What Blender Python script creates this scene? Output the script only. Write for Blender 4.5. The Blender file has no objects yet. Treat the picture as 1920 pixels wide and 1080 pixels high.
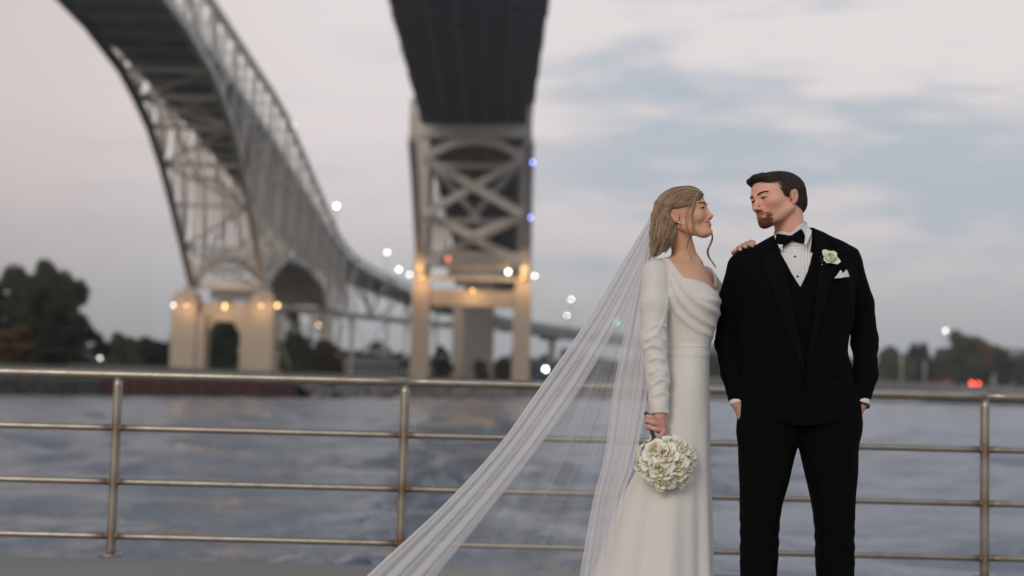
import bpy, math, random
import numpy as np
from mathutils import Vector, Matrix, Euler, noise as mnoise
random.seed(7); np.random.seed(7)
R = math.radians
S = bpy.context.scene
C = S.collection

# ------------------------------------------------------------ camera
F_PX = 2667.0                      # 50 mm lens on a 36 mm sensor, 1920 px wide
CAM_Z = 1.0
cam_d = bpy.data.cameras.new('camera'); cam = bpy.data.objects.new('camera', cam_d); C.objects.link(cam)
cam_d.sensor_width = 36.0; cam_d.lens = 50.0; cam_d.clip_start = 0.1; cam_d.clip_end = 12000
CAM_M = (Matrix.Translation((0, 0, CAM_Z)) @ Euler((R(90) + math.atan(185 / F_PX), 0, 0)).to_matrix().to_4x4()
         @ Matrix.Rotation(R(1.45), 4, 'Z'))
cam.matrix_world = CAM_M
PY = 5.45                          # distance at which the couple stands
cam_d.dof.use_dof = True; cam_d.dof.focus_distance = PY + 0.0; cam_d.dof.aperture_fstop = 1.5
S.camera = cam

# ------------------------------------------------------------ sky and light
world = bpy.data.worlds.new('World'); S.world = world; world.use_nodes = True
nt = world.node_tree; nt.nodes.clear(); L = nt.links
def nd(t, **k):
    n = nt.nodes.new(t)
    for a, b in k.items(): setattr(n, a, b)
    return n
def mth(op, a, b=None, clamp=False):
    n = nd('ShaderNodeMath', operation=op); n.use_clamp = clamp
    for i, v in enumerate((a, b)):
        if v is None: continue
        if isinstance(v, (int, float)): n.inputs[i].default_value = v
        else: L.new(v, n.inputs[i])
    return n.outputs[0]
SUN_EL, SUN_AZ = 26, 205           # low western light, behind the camera and to the left
sky = nd('ShaderNodeTexSky', sky_type='NISHITA'); sky.sun_disc = False
sky.sun_elevation = R(4); sky.sun_rotation = R(SUN_AZ); sky.air_density = 1.4; sky.dust_density = 2.0
tc = nd('ShaderNodeTexCoord'); sep = nd('ShaderNodeSeparateXYZ'); L.new(tc.outputs['Generated'], sep.inputs[0])
zz = mth('MAXIMUM', sep.outputs['Z'], 0.0)
ramp = nd('ShaderNodeValToRGB'); L.new(zz, ramp.inputs[0]); e = ramp.color_ramp.elements
def lin(r, g, b): return tuple(((c / 255 + .055) / 1.055) ** 2.4 if c > 10 else c / 255 / 12.92 for c in (r, g, b)) + (1,)
stops = [(0.0, lin(154, 161, 166)), (0.04, lin(170, 174, 179)), (0.08, lin(190, 190, 196)), (0.125, lin(212, 205, 210)),
         (0.18, lin(225, 216, 218)), (0.26, lin(228, 220, 221)), (0.45, lin(196, 202, 214)), (1.0, lin(160, 172, 194))]
e[0].position, e[0].color = stops[0]; e[1].position, e[1].color = stops[-1]
for p_, c_ in stops[1:-1]:
    q = e.new(p_); q.color = c_
# stretched cloud layers
mp = nd('ShaderNodeMapping'); mp.inputs['Scale'].default_value = (1.0, 1.0, 4.2); mp.inputs['Location'].default_value = (0.35, 0.2, 0.0)
L.new(tc.outputs['Generated'], mp.inputs[0])
n1 = nd('ShaderNodeTexNoise'); n1.inputs['Scale'].default_value = 5.0; n1.inputs['Detail'].default_value = 6; n1.inputs['Roughness'].default_value = 0.55
n2 = nd('ShaderNodeTexNoise'); n2.inputs['Scale'].default_value = 17.0; n2.inputs['Detail'].default_value = 5
L.new(mp.outputs[0], n1.inputs[0]); L.new(mp.outputs[0], n2.inputs[0])
az = mth('ARCTAN2', sep.outputs['X'], sep.outputs['Y'])           # 0 ahead, + to the right
right = nd('ShaderNodeMapRange', interpolation_type='SMOOTHSTEP'); L.new(az, right.inputs[0])
right.inputs[1].default_value = -0.12; right.inputs[2].default_value = 0.12; right.inputs[3].default_value = 0.12; right.inputs[4].default_value = 1.0
def bump_band(lo, mid, hi):
    a = nd('ShaderNodeMapRange', interpolation_type='SMOOTHSTEP'); b = nd('ShaderNodeMapRange', interpolation_type='SMOOTHSTEP')
    L.new(zz, a.inputs[0]); L.new(zz, b.inputs[0])
    a.inputs[1].default_value = lo; a.inputs[2].default_value = mid
    b.inputs[1].default_value = mid; b.inputs[2].default_value = hi; b.inputs[3].default_value = 1; b.inputs[4].default_value = 0
    return mth('MULTIPLY', a.outputs[0], b.outputs[0])
band = bump_band(0.085, 0.155, 0.235)
cl = mth('ADD', mth('MULTIPLY', n1.outputs[0], 0.7), mth('MULTIPLY', n2.outputs[0], 0.3))
# inside the bank the cloud is nearly closed, elsewhere only thin shreds
cl2 = mth('ADD', cl, mth('MULTIPLY', band, mth('MULTIPLY', right.outputs[0], 0.17)))
cm = nd('ShaderNodeMapRange', interpolation_type='SMOOTHSTEP'); L.new(cl2, cm.inputs[0])
cm.inputs[1].default_value = 0.46; cm.inputs[2].default_value = 0.68
cfac = mth('MULTIPLY', cm.outputs[0], mth('ADD', mth('MULTIPLY', right.outputs[0], 0.62), 0.16))
cmix = nd('ShaderNodeMixRGB'); L.new(cfac, cmix.inputs[0]); L.new(ramp.outputs[0], cmix.inputs[1]); cmix.inputs[2].default_value = lin(162, 177, 194)
# the clear sky itself, faint at dusk
sc_ = nd('ShaderNodeMixRGB', blend_type='ADD'); sc_.inputs[0].default_value = 1.0
left = nd('ShaderNodeMapRange', interpolation_type='SMOOTHSTEP'); L.new(az, left.inputs[0])
left.inputs[1].default_value = -0.10; left.inputs[2].default_value = -0.42
lmix = nd('ShaderNodeMixRGB', blend_type='MULTIPLY'); L.new(left.outputs[0], lmix.inputs[0]); L.new(cmix.outputs[0], lmix.inputs[1]); lmix.inputs[2].default_value = (.87, .82, .80, 1)
cmix = lmix
dim = nd('ShaderNodeVectorMath', operation='SCALE'); L.new(sky.outputs[0], dim.inputs[0]); dim.inputs['Scale'].default_value = 0.02
L.new(cmix.outputs[0], sc_.inputs[1]); L.new(dim.outputs[0], sc_.inputs[2])
bg = nd('ShaderNodeBackground'); bg.inputs[1].default_value = 0.96; L.new(sc_.outputs[0], bg.inputs[0])
wo = nd('ShaderNodeOutputWorld'); L.new(bg.outputs[0], wo.inputs[0])

sun_d = bpy.data.lights.new('sun', 'SUN'); sun = bpy.data.objects.new('sun', sun_d); C.objects.link(sun)
sun_d.energy = 1.1; sun_d.angle = R(24); sun_d.color = (1.0, 0.90, 0.80)
_a = R(SUN_AZ); _e = R(SUN_EL)
sdir = Vector((math.sin(_a) * math.cos(_e), math.cos(_a) * math.cos(_e), math.sin(_e)))
sun.rotation_euler = sdir.to_track_quat('Z', 'Y').to_euler()
S.view_settings.view_transform = 'Standard'; S.view_settings.look = 'None'
S.view_settings.exposure = 0.0; S.view_settings.gamma = 1.0; S.view_settings.use_curve_mapping = False
S.render.engine = 'CYCLES'
S.cycles.use_denoising = True; S.cycles.max_bounces = 8; S.cycles.transparent_max_bounces = 24
S.cycles.sample_clamp_indirect = 4.0; S.cycles.caustics_reflective = False; S.cycles.caustics_refractive = False

# ------------------------------------------------------------ helpers
def W(px, py, Y):
    """world point seen at photograph pixel (px, py) at distance Y along the view axis on the ground"""
    d = CAM_M.to_3x3() @ Vector(((px - 960) / F_PX, -(py - 540) / F_PX, -1))
    t = Y / d.y
    return Vector((d.x * t, Y, CAM_Z + d.z * t))

def mesh_np(name, v, f):
    """mesh from an (n,3) array and an (m,3|4) integer array or list of polygons"""
    me = bpy.data.meshes.new(name)
    if isinstance(f, np.ndarray):
        n, k = f.shape
        v = np.asarray(v, dtype=np.float32)
        me.vertices.add(len(v)); me.vertices.foreach_set('co', v.ravel())
        me.loops.add(n * k); me.loops.foreach_set('vertex_index', f.ravel().astype(np.int32))
        me.polygons.add(n); me.polygons.foreach_set('loop_start', (np.arange(n) * k).astype(np.int32))
        me.update(calc_edges=True)
    else:
        me.from_pydata([tuple(x) for x in v], [], [tuple(x) for x in f]); me.update()
    return me

def obj(name, me, mat=None, parent=None, smooth=False, loc=None):
    o = bpy.data.objects.new(name, me); C.objects.link(o)
    if me is not None and mat is not None and not me.materials: me.materials.append(mat)
    if parent is not None: o.parent = parent
    if smooth and me is not None: me.polygons.foreach_set('use_smooth', np.ones(len(me.polygons), dtype=bool))
    if loc is not None: o.location = loc
    return o

def tag(o, label=None, cat=None, group=None, kind=None):
    if label: o['label'] = label
    if cat: o['category'] = cat
    if group: o['group'] = group
    if kind: o['kind'] = kind
    return o

def empty(name, loc=(0, 0, 0), rz=0):
    o = bpy.data.objects.new(name, None); C.objects.link(o); o.location = loc; o.rotation_euler = (0, 0, rz)
    o.empty_display_size = 0.3
    return o

def mat(name, col, rough=0.6, metal=0.0, spec=0.5, noise=None, bump=None, **kw):
    """principled material; noise=(scale, amount, colour2) mottles it, bump=(scale, strength, distance)"""
    m = bpy.data.materials.new(name); m.use_nodes = True; t = m.node_tree; b = t.nodes['Principled BSDF']
    b.inputs['Base Color'].default_value = (*col, 1); b.inputs['Roughness'].default_value = rough
    b.inputs['Metallic'].default_value = metal; b.inputs['Specular IOR Level'].default_value = spec
    tcn = t.nodes.new('ShaderNodeTexCoord')
    if noise:
        n = t.nodes.new('ShaderNodeTexNoise'); n.inputs['Scale'].default_value = noise[0]; n.inputs['Detail'].default_value = 6
        if len(noise) > 3:
            mm = t.nodes.new('ShaderNodeMapping'); mm.inputs['Scale'].default_value = noise[3]
            t.links.new(tcn.outputs['Object'], mm.inputs[0]); t.links.new(mm.outputs[0], n.inputs[0])
        else: t.links.new(tcn.outputs['Object'], n.inputs[0])
        rr = t.nodes.new('ShaderNodeMapRange'); rr.inputs[1].default_value = 0.35; rr.inputs[2].default_value = 0.68; rr.inputs[4].default_value = noise[1]
        t.links.new(n.outputs[0], rr.inputs[0])
        mx = t.nodes.new('ShaderNodeMixRGB'); mx.inputs[1].default_value = (*col, 1); mx.inputs[2].default_value = (*noise[2], 1)
        t.links.new(rr.outputs[0], mx.inputs[0]); t.links.new(mx.outputs[0], b.inputs['Base Color'])
    if bump:
        n = t.nodes.new('ShaderNodeTexNoise'); n.inputs['Scale'].default_value = bump[0]; n.inputs['Detail'].default_value = 5
        t.links.new(tcn.outputs['Object'], n.inputs[0])
        bp = t.nodes.new('ShaderNodeBump'); bp.inputs['Strength'].default_value = bump[1]; bp.inputs['Distance'].default_value = bump[2]
        t.links.new(n.outputs[0], bp.inputs['Height']); t.links.new(bp.outputs[0], b.inputs['Normal'])
    for k, v in kw.items(): b.inputs[k.replace('_', ' ')].default_value = v
    return m

def emis(name, col, strength):
    m = bpy.data.materials.new(name); m.use_nodes = True; b = m.node_tree.nodes['Principled BSDF']
    b.inputs['Base Color'].default_value = (*[min(1, c) for c in col], 1); b.inputs['Emission Color'].default_value = (*col, 1)
    b.inputs['Emission Strength'].default_value = strength
    return m

# ---- shared small meshes
_cube = {}
def cube_mesh(m, bev=0.0):
    """unit cube with broken edges, one per material"""
    k = (m.name, bev)
    if k not in _cube:
        v = [(x, y, z) for x in (-.5, .5) for y in (-.5, .5) for z in (-.5, .5)]
        f = [(0, 1, 3, 2), (4, 6, 7, 5), (0, 4, 5, 1), (2, 3, 7, 6), (0, 2, 6, 4), (1, 5, 7, 3)]
        me = mesh_np('box', v, f); me.materials.append(m); _cube[k] = me
    return _cube[k]
def h_mesh(m):
    """unit rolled I section running along Z"""
    k = (m.name, 'h')
    if k not in _cube:
        o = [(-.5, -.5), (.5, -.5), (.5, -.3), (.12, -.3), (.12, .3), (.5, .3), (.5, .5), (-.5, .5), (-.5, .3), (-.12, .3), (-.12, -.3), (-.5, -.3)]
        n = len(o); v = [(x, y, -.5) for x, y in o] + [(x, y, .5) for x, y in o]
        f = [(i, (i + 1) % n, n + (i + 1) % n, n + i) for i in range(n)] + [tuple(range(n))[::-1], tuple(range(n, 2 * n))]
        me = mesh_np('section', v, f); me.materials.append(m); _cube[k] = me
    return _cube[k]
def beam(name, a, b, w, h, m, parent, sect=False, up=(0, 0, 1)):
    a = Vector(a); b = Vector(b); d = b - a; ln = d.length; d.normalize()
    u = Vector(up)
    if abs(d.dot(u)) > 0.98: u = Vector((0, 1, 0))
    x = d.cross(u).normalized(); y = x.cross(d).normalized()
    M = Matrix((x * w, y * h, d * ln)).transposed().to_4x4(); M.translation = (a + b) / 2
    o = bpy.data.objects.new(name, h_mesh(m) if sect else cube_mesh(m)); C.objects.link(o); o.parent = parent
    if parent is not None:
        P = Matrix.Identity(4); q = parent
        while q is not None:
            P = Matrix.Translation(q.location) @ P; q = q.parent
        M = P.inverted() @ M
    o.matrix_local = M
    return o
def box(name, c, s, m, parent=None): return beam(name, (c[0], c[1], c[2] - s[2] / 2), (c[0], c[1], c[2] + s[2] / 2), s[0], s[1], m, parent, up=(0, 1, 0))

def tube_np(pts, rad, n=8, cap=True):
    """vertices and quads of one tube along pts; rad a number or one per point"""
    p = np.asarray(pts, float); k = len(p); r = np.broadcast_to(np.asarray(rad, float), (k,))
    t = np.gradient(p, axis=0); t /= np.linalg.norm(t, axis=1)[:, None] + 1e-12
    ref = np.array([0, 0, 1.0]) if abs(t[0, 2]) < 0.9 else np.array([0, 1.0, 0])
    u = np.cross(t, ref); u /= np.linalg.norm(u, axis=1)[:, None] + 1e-12
    w = np.cross(t, u); a = np.arange(n) * 2 * np.pi / n
    v = p[:, None] + r[:, None, None] * (np.cos(a)[None, :, None] * u[:, None] + np.sin(a)[None, :, None] * w[:, None])
    i, j = np.meshgrid(np.arange(k - 1), np.arange(n), indexing='ij'); j2 = (j + 1) % n
    f = np.stack([i * n + j, i * n + j2, (i + 1) * n + j2, (i + 1) * n + j], -1).reshape(-1, 4)
    v = v.reshape(-1, 3)
    if cap:
        c0, c1 = len(v), len(v) + 1
        v = np.vstack([v, p[0], p[-1]])
        jj = np.arange(n); jn = (jj + 1) % n
        f = np.vstack([f, np.stack([jn, jj, np.full(n, c0), np.full(n, c0)], -1), np.stack([(k - 1) * n + jj, (k - 1) * n + jn, np.full(n, c1), np.full(n, c1)], -1)])
    return v, f
class Bag:
    """collects vertex and quad arrays into one mesh"""
    def __init__(s): s.v = []; s.f = []; s.n = 0
    def add(s, v, f):
        s.v.append(v); s.f.append(f + s.n); s.n += len(v)
    def tube(s, pts, rad, n=8): s.add(*tube_np(pts, rad, n))
    def build(s, name, m, parent=None, smooth=True, base=None):
        v = np.vstack(s.v); f = np.vstack(s.f)
        if base is not None: v = v - np.array(base)
        tri = f[:, 2] == f[:, 3]
        if tri.any():
            q = f[~tri]; t3 = f[tri][:, :3]
            me = bpy.data.meshes.new(name); me.vertices.add(len(v)); me.vertices.foreach_set('co', v.astype(np.float32).ravel())
            nl = q.size + t3.size; me.loops.add(nl)
            me.loops.foreach_set('vertex_index', np.concatenate([q.ravel(), t3.ravel()]).astype(np.int32))
            me.polygons.add(len(q) + len(t3))
            me.polygons.foreach_set('loop_start', np.concatenate([np.arange(len(q)) * 4, q.size + np.arange(len(t3)) * 3]).astype(np.int32))
            me.update(calc_edges=True)
        else: me = mesh_np(name, v, f)
        return obj(name, me, m, parent, smooth)
def curve(pts, n=12):
    """smooth curve through pts (Catmull-Rom)"""
    p = np.asarray([tuple(q) for q in pts], float); p = np.vstack([2 * p[0] - p[1], p, 2 * p[-1] - p[-2]]); out = []
    for i in range(1, len(p) - 2):
        t = np.linspace(0, 1, n, endpoint=False)[:, None]
        a, b, c, d = p[i - 1], p[i], p[i + 1], p[i + 2]
        out.append(0.5 * (2 * b + (c - a) * t + (2 * a - 5 * b + 4 * c - d) * t ** 2 + (3 * b - a - 3 * c + d) * t ** 3))
    return np.vstack(out + [p[-2][None]])
def uvs_np(c, r, nu=16, nv=10):
    c = np.asarray(c, float); r = np.broadcast_to(np.asarray(r, float), (3,))
    th = np.linspace(0, np.pi, nv + 1)[1:-1]; ph = np.arange(nu) * 2 * np.pi / nu
    v = np.array([[math.sin(t) * math.cos(p), math.sin(t) * math.sin(p), math.cos(t)] for t in th for p in ph]) * r + c
    k = nv - 1
    f = [[i * nu + j, i * nu + (j + 1) % nu, (i + 1) * nu + (j + 1) % nu, (i + 1) * nu + j] for i in range(k - 1) for j in range(nu)]
    a = len(v); v = np.vstack([v, c + [0, 0, r[2]], c - [0, 0, r[2]]])
    f += [[j, a, a, (j + 1) % nu][0:1] + [(j + 1) % nu, a, a] for j in range(nu)] and [[j, (j + 1) % nu, a, a] for j in range(nu)]
    f += [[(k - 1) * nu + (j + 1) % nu, (k - 1) * nu + j, a + 1, a + 1] for j in range(nu)]
    return v, np.array(f)
# ============================================================ SETTING
WAVE = .050
WZ = -1.2                                                   # river level
# ---- water
m_water = bpy.data.materials.new('river_water'); m_water.use_nodes = True
t = m_water.node_tree; b = t.nodes['Principled BSDF']
b.inputs['Base Color'].default_value = (0.15, 0.178, 0.215, 1); b.inputs['Roughness'].default_value = 0.10; b.inputs['IOR'].default_value = 1.75
tcn = t.nodes.new('ShaderNodeTexCoord')
def wv(sc, det, scale, rough=0.55, dist=0.0):
    mm = t.nodes.new('ShaderNodeMapping'); mm.inputs['Scale'].default_value = sc; t.links.new(tcn.outputs['Object'], mm.inputs[0])
    n = t.nodes.new('ShaderNodeTexNoise'); n.inputs['Scale'].default_value = scale; n.inputs['Detail'].default_value = det
    n.inputs['Roughness'].default_value = rough; n.inputs['Distortion'].default_value = dist; t.links.new(mm.outputs[0], n.inputs[0]); return n.outputs[0]
w1 = wv((0.55, 1.0, 1), 4, 0.16); w2 = wv((0.6, 1.1, 1), 5, 1.1, 0.6, 0.4); w3 = wv((1, 1, 1), 3, 0.035)
a1 = t.nodes.new('ShaderNodeMath'); a1.operation = 'MULTIPLY_ADD'; a1.inputs[1].default_value = 2.2; t.links.new(w1, a1.inputs[0])
w4 = wv((0.75, 1.25, 1), 3, 2.6, 0.6, 0.6); a2 = t.nodes.new('ShaderNodeMath'); a2.operation = 'MULTIPLY_ADD'; a2.inputs[1].default_value = 0.32; t.links.new(w4, a2.inputs[0]); t.links.new(w2, a2.inputs[2]); t.links.new(a2.outputs[0], a1.inputs[2])
bp = t.nodes.new('ShaderNodeBump'); bp.inputs['Strength'].default_value = 1.0; bp.inputs['Distance'].default_value = 0.25
t.links.new(a1.outputs[0], bp.inputs['Height']); t.links.new(bp.outputs[0], b.inputs['Normal'])
mr = t.nodes.new('ShaderNodeMapRange'); mr.inputs[1].default_value = 0.35; mr.inputs[2].default_value = 0.65; mr.inputs[3].default_value = 0.08; mr.inputs[4].default_value = 0.32
t.links.new(w3, mr.inputs[0]); t.links.new(mr.outputs[0], b.inputs['Roughness'])
# waves as geometry: rows get wider with distance, every wave length fades out where the rows cannot carry it
rows_y = [8.38]
while rows_y[-1] < 1350: rows_y.append(rows_y[-1] * (1.0085 if rows_y[-1] < 90 else 1.02 if rows_y[-1] < 600 else 1.12) + .02)
gy = np.array(rows_y); tt = np.linspace(-1, 1, 361); tt = np.sign(tt) * (np.abs(tt) * .55 + .9 * np.abs(tt) ** 5)
GX = tt[None, :] * (gy[:, None] + 4); GY = np.repeat(gy[:, None], len(tt), 1); dy = np.gradient(gy)[:, None] + 0 * GX; dx = np.gradient(GX, axis=1)
rw_ = np.random.RandomState(12); H_ = np.zeros_like(GX)
gust = .55 + .45 * np.sin(GX * .11 + 2.0 * np.sin(GY * .07)) * np.sin(GY * .16 + 1.6 * np.sin(GX * .09 + 1)); gust = np.clip(gust + .25 * np.sin(GX * .41 + GY * .27 + 2 * np.sin(GY * .33)), .12, 1.3)
for k_ in range(70):
    lam = .28 * (22 ** rw_.uniform()); th = rw_.normal(0, .75) + 1.9; kx, ky = math.cos(th) * 2 * np.pi / lam, math.sin(th) * 2 * np.pi / lam
    fade = np.clip((lam / (np.maximum(dy * abs(math.sin(th)), dx * abs(math.cos(th))) + 1e-6) - 3) / 3, 0, 1)
    H_ += WAVE * lam / (2 * np.pi) * fade * np.sin(GX * kx + GY * ky + rw_.uniform(0, 6.28) + .6 * np.sin(GX * kx * .23 - GY * ky * .31 + k_)) * (gust if lam < 3 else 1)
GV = np.stack([GX, GY, WZ + H_], -1).reshape(-1, 3); nr_, nc_ = GX.shape
ii, jj = np.meshgrid(np.arange(nr_ - 1), np.arange(nc_ - 1), indexing='ij'); GF = np.stack([ii * nc_ + jj, ii * nc_ + jj + 1, (ii + 1) * nc_ + jj + 1, (ii + 1) * nc_ + jj], -1).reshape(-1, 4)
wat = obj('water', mesh_np('water', GV, GF), m_water, smooth=True)
tag(wat, kind='structure')

# ---- near bank: promenade with coping stones
m_conc = mat('promenade_concrete', (0.30, 0.285, 0.26), 0.85, noise=(3, 0.8, (0.22, 0.21, 0.195)), bump=(60, 0.35, 0.004))
m_cope = mat('coping_concrete', (0.36, 0.34, 0.31), 0.85, noise=(4, 1.0, (0.17, 0.155, 0.14)), bump=(50, 0.4, 0.004))
prom = box('promenade', (0, -16 + 3.9, -0.75), (400, 40, 1.5), m_conc); tag(prom, kind='structure')
# top of promenade z=0 from y=-32 to 7.9, the quay edge carries coping stones
for k in range(-14, 15):
    box('coping_stone', (k * 1.5 + 0.3, 8.14, -0.70 + .004 * (k % 3)), (1.482, 0.46, 1.44), m_cope, prom)
for k in range(-12, 13):
    for j in range(5):
        box('paving_slab', (k * 1.2, 7.28 - j * 1.2, 0.0), (1.188, 1.188, 0.03), m_conc, prom)

# ---- far bank terrain
m_grass = mat('far_bank_ground', (0.07, 0.085, 0.04), 0.95, noise=(0.05, 0.9, (0.13, 0.11, 0.075)))
shore = [(-1500, 20), (-900, 60), (-180, 118), (-54, 150), (-33, 186), (-22, 222), (-6, 276), (6, 292), (30, 330), (62, 390), (110, 480), (190, 600), (420, 760), (900, 980), (1500, 1200)]
rng = random.Random(3)
def ground_z(x, y, sd):
    return 1.15 + 5.2 * max(0, min(1, (x - 45) / 90)) * min(1, .55 + sd / 10) + 1.7 * min(1, sd / 70.0) + (0.15 if sd > 0.5 else 0) * math.sin(x * .05 + y * .03)
vs, fs = [], []
rows = [0, 0.6, 4, 12, 30, 70, 200, 400]
sh = []
for i in range(len(shore) - 1):
    (x0, y0), (x1, y1) = shore[i], shore[i + 1]; n = 6
    for k in range(n): sh.append((x0 + (x1 - x0) * k / n, y0 + (y1 - y0) * k / n))
sh.append(shore[-1])
for (x, y) in sh:
    for r in rows:
        z = ground_z(x, y, r)
        if r > 300: z = 2.85 + (3.5 if x > 80 else 0)
        vs.append((x - r * 0.25, y + r * 0.97, z))
nr = len(rows)
for i in range(len(sh) - 1):
    for k in range(nr - 1): fs.append((i * nr + k, (i + 1) * nr + k, (i + 1) * nr + k + 1, i * nr + k + 1))
tag(obj('far_bank', mesh_np('far_bank', vs, fs), m_grass, smooth=True), kind='structure')

def wall_along(name, pts, z0, z1, m, corr=0.0, pitch=1.2, cat='wall', label='', th=0.6):
    """a quay wall following pts, corrugated like sheet piling when corr > 0"""
    out = []; s = 0
    for i in range(len(pts) - 1):
        a = Vector((*pts[i], 0)); b_ = Vector((*pts[i + 1], 0)); ln = (b_ - a).length; d = (b_ - a) / ln; nrm = Vector((d.y, -d.x, 0))
        n = max(1, int(ln / (pitch / 4)))
        for k in range(n):
            ph = int(s / (pitch / 4)) % 4; off = corr * (1 if ph in (0, 1) else -1) if corr else 0
            out.append(a + d * (ln * k / n) + nrm * (off + 0.05)); s += ln / n
    out.append(Vector((*pts[-1], 0)))
    v = []; f = []
    for p in out:
        v += [(p.x, p.y, z0), (p.x, p.y, z1), (p.x - 0.3 * th, p.y + th, z1), (p.x - 0.3 * th, p.y + th, z0)]
    for i in range(len(out) - 1):
        a = i * 4; c = a + 4
        f += [(a, c, c + 1, a + 1), (a + 1, c + 1, c + 2, a + 2), (a + 2, c + 2, c + 3, a + 3)]
    o = obj(name, mesh_np(name, v, f), m); tag(o, label, cat)
    return o
m_rustp = mat('rusty_sheet_piling', (0.16, 0.058, 0.040), 0.8, noise=(0.5, 0.9, (0.075, 0.035, 0.028), (1, 1, 3)))
m_darkw = mat('dark_quay_wall', (0.050, 0.043, 0.040), 0.85, noise=(0.4, 0.9, (0.10, 0.09, 0.08), (1, 1, 3)))
m_capw = mat('quay_wall_cap', (0.17, 0.15, 0.14), 0.85, noise=(0.3, 0.8, (0.10, 0.09, 0.085)))
pA = [(-900, 60), (-180, 118), (-54, 150), (-46.5, 163)]; pB = [(-46.5, 163), (-33, 186), (-29.3, 198)]
wl = wall_along('quay_wall', pA, WZ - 1, 0.35, m_darkw, 0.10, 2.0, label='dark weathered quay wall at the left end of the far bank')
o = wall_along('wall_cap', pA, 0.355, 1.30, m_capw, 0, 3, cat=None, th=1.0); o.parent = wl
wl = wall_along('sheet_pile_wall', pB, WZ - 1, 0.75, m_rustp, 0.16, 1.6, label='rusty red sheet pile quay wall below the arched pier')
o = wall_along('wall_cap', pB, 0.755, 1.30, m_capw, 0, 3, cat=None, th=1.0); o.parent = wl
m_seaw = mat('sea_wall_concrete', (0.27, 0.26, 0.25), 0.9, noise=(0.1, 0.8, (0.18, 0.17, 0.16), (1, 1, 4)))
wall_along('sea_wall', [(84, 432), (110, 480), (190, 600), (420, 760), (900, 980)], WZ, 6.6, m_seaw, 0, 20, label='long low grey sea wall along the right shore', th=1.5)
# rubble revetment further right
m_stone = mat('riprap_stone', (0.42, 0.375, 0.34), 0.9, noise=(0.35, 0.9, (0.24, 0.215, 0.20)))
bg_ = Bag(); pts = [(-29.3, 198), (-22, 222), (-6, 276), (6, 292), (30, 330), (62, 390), (110, 480), (190, 600), (420, 760)]
for i in range(len(pts) - 1):
    a = np.array(pts[i]); c = np.array(pts[i + 1]); ln = np.linalg.norm(c - a); n = int(ln * (5 if i < 4 else 1.2)); sz = 1.0 if i < 4 else 2.0
    for k in range(n):
        q = a + (c - a) * rng.random(); h = rng.random()
        r = (0.35 + 0.35 * rng.random()) * sz
        v, f = uvs_np((0, 0, 0), (r, r * rng.uniform(.7, 1.1), r * rng.uniform(.5, .8)), 6, 4)
        v = v * (1 + 0.25 * np.random.uniform(-1, 1, (len(v), 1)))
        bg_.add(v + np.array([q[0] + (1 - h) * 2.2 * 0.9, q[1] - (1 - h) * 2.6, WZ + 0.1 + h * 2.45]), f)
tag(bg_.build('riprap', m_stone, smooth=False), kind='stuff', label='grey rubble stones sloping from the far bank into the river', cat='rubble bank')
# ============================================================ BRIDGES
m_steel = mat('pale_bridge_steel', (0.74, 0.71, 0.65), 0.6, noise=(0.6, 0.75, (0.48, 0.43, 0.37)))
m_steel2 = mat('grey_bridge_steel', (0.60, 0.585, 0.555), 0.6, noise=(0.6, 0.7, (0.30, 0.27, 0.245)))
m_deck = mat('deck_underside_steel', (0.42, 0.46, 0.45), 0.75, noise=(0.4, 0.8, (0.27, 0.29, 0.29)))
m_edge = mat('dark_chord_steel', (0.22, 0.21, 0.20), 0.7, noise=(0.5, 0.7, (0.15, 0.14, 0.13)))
m_pier = mat('pier_concrete', (0.52, 0.44, 0.36), 0.85, noise=(0.35, 0.7, (0.40, 0.335, 0.275), (1, 1, .25)))
m_pierg = mat('grey_pier_concrete', (0.36, 0.33, 0.295), 0.85, noise=(0.35, 0.8, (0.26, 0.235, 0.21), (1, 1, .25)))
m_lamp = emis('white_lamp', (1.0, 0.93, 0.84), 15.0)
m_lampw = emis('amber_lamp', (1.0, 0.62, 0.25), 6.0)
m_lampb = emis('blue_lamp', (0.25, 0.30, 1.0), 20.0)
m_lampr = emis('red_lamp', (1.0, 0.16, 0.10), 4.0)
m_lampg = emis('green_lamp', (0.30, 1.0, 0.72), 12.0)
m_pole = mat('lamp_pole_steel', (0.16, 0.16, 0.155), 0.5, metal=0.3)

def lerp_t(tab, s):
    for i in range(len(tab) - 1):
        if s <= tab[i + 1][0]:
            a, b_ = tab[i], tab[i + 1]; u = (s - a[0]) / (b_[0] - a[0]); return a[1] + (b_[1] - a[1]) * max(0, u)
    return tab[-1][1]

# ---- left bridge: cantilever truss, pier at y=300, curving right beyond y=450
lb = empty('truss_bridge', (-60, 300, 2)); 
tag(lb, 'grey steel truss bridge on an arched pier, its approach curving away to the right', 'bridge', 'twin road bridges over the river')
HW = 7.6
path = [(-60, y) for y in range(-60, 451, 10)] + [(-59.2, 470), (-57, 495), (-52.5, 525), (-46, 555), (-37, 585), (-26, 612), (-12, 640), (3, 664), (20, 688), (40, 712), (66, 738), (98, 764), (140, 792)]
cum = [0]
for i in range(1, len(path)): cum.append(cum[-1] + math.dist(path[i], path[i - 1]))
s0 = cum[36]                                     # arc length where y = 300
botT = [(-400, 58), (-110, 57.5), (-80, 56), (-57, 53), (-38, 46.5), (-26, 39.5), (-12, 29.5), (0, 20.2), (12, 25.5), (30, 29.5), (60, 30.0), (90, 27.0), (100, 21.5), (150, 22.8), (200, 24.5), (260, 26.0), (330, 26.6), (390, 25), (640, 19)]
topT = [(-400, 67), (-120, 66), (-60, 65), (0, 62.5), (20, 61), (50, 56.5), (100, 48.5), (118, 45.5), (160, 42.8), (220, 40.5), (300, 36.5), (350, 32.5), (420, 29.5), (640, 23)]
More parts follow.
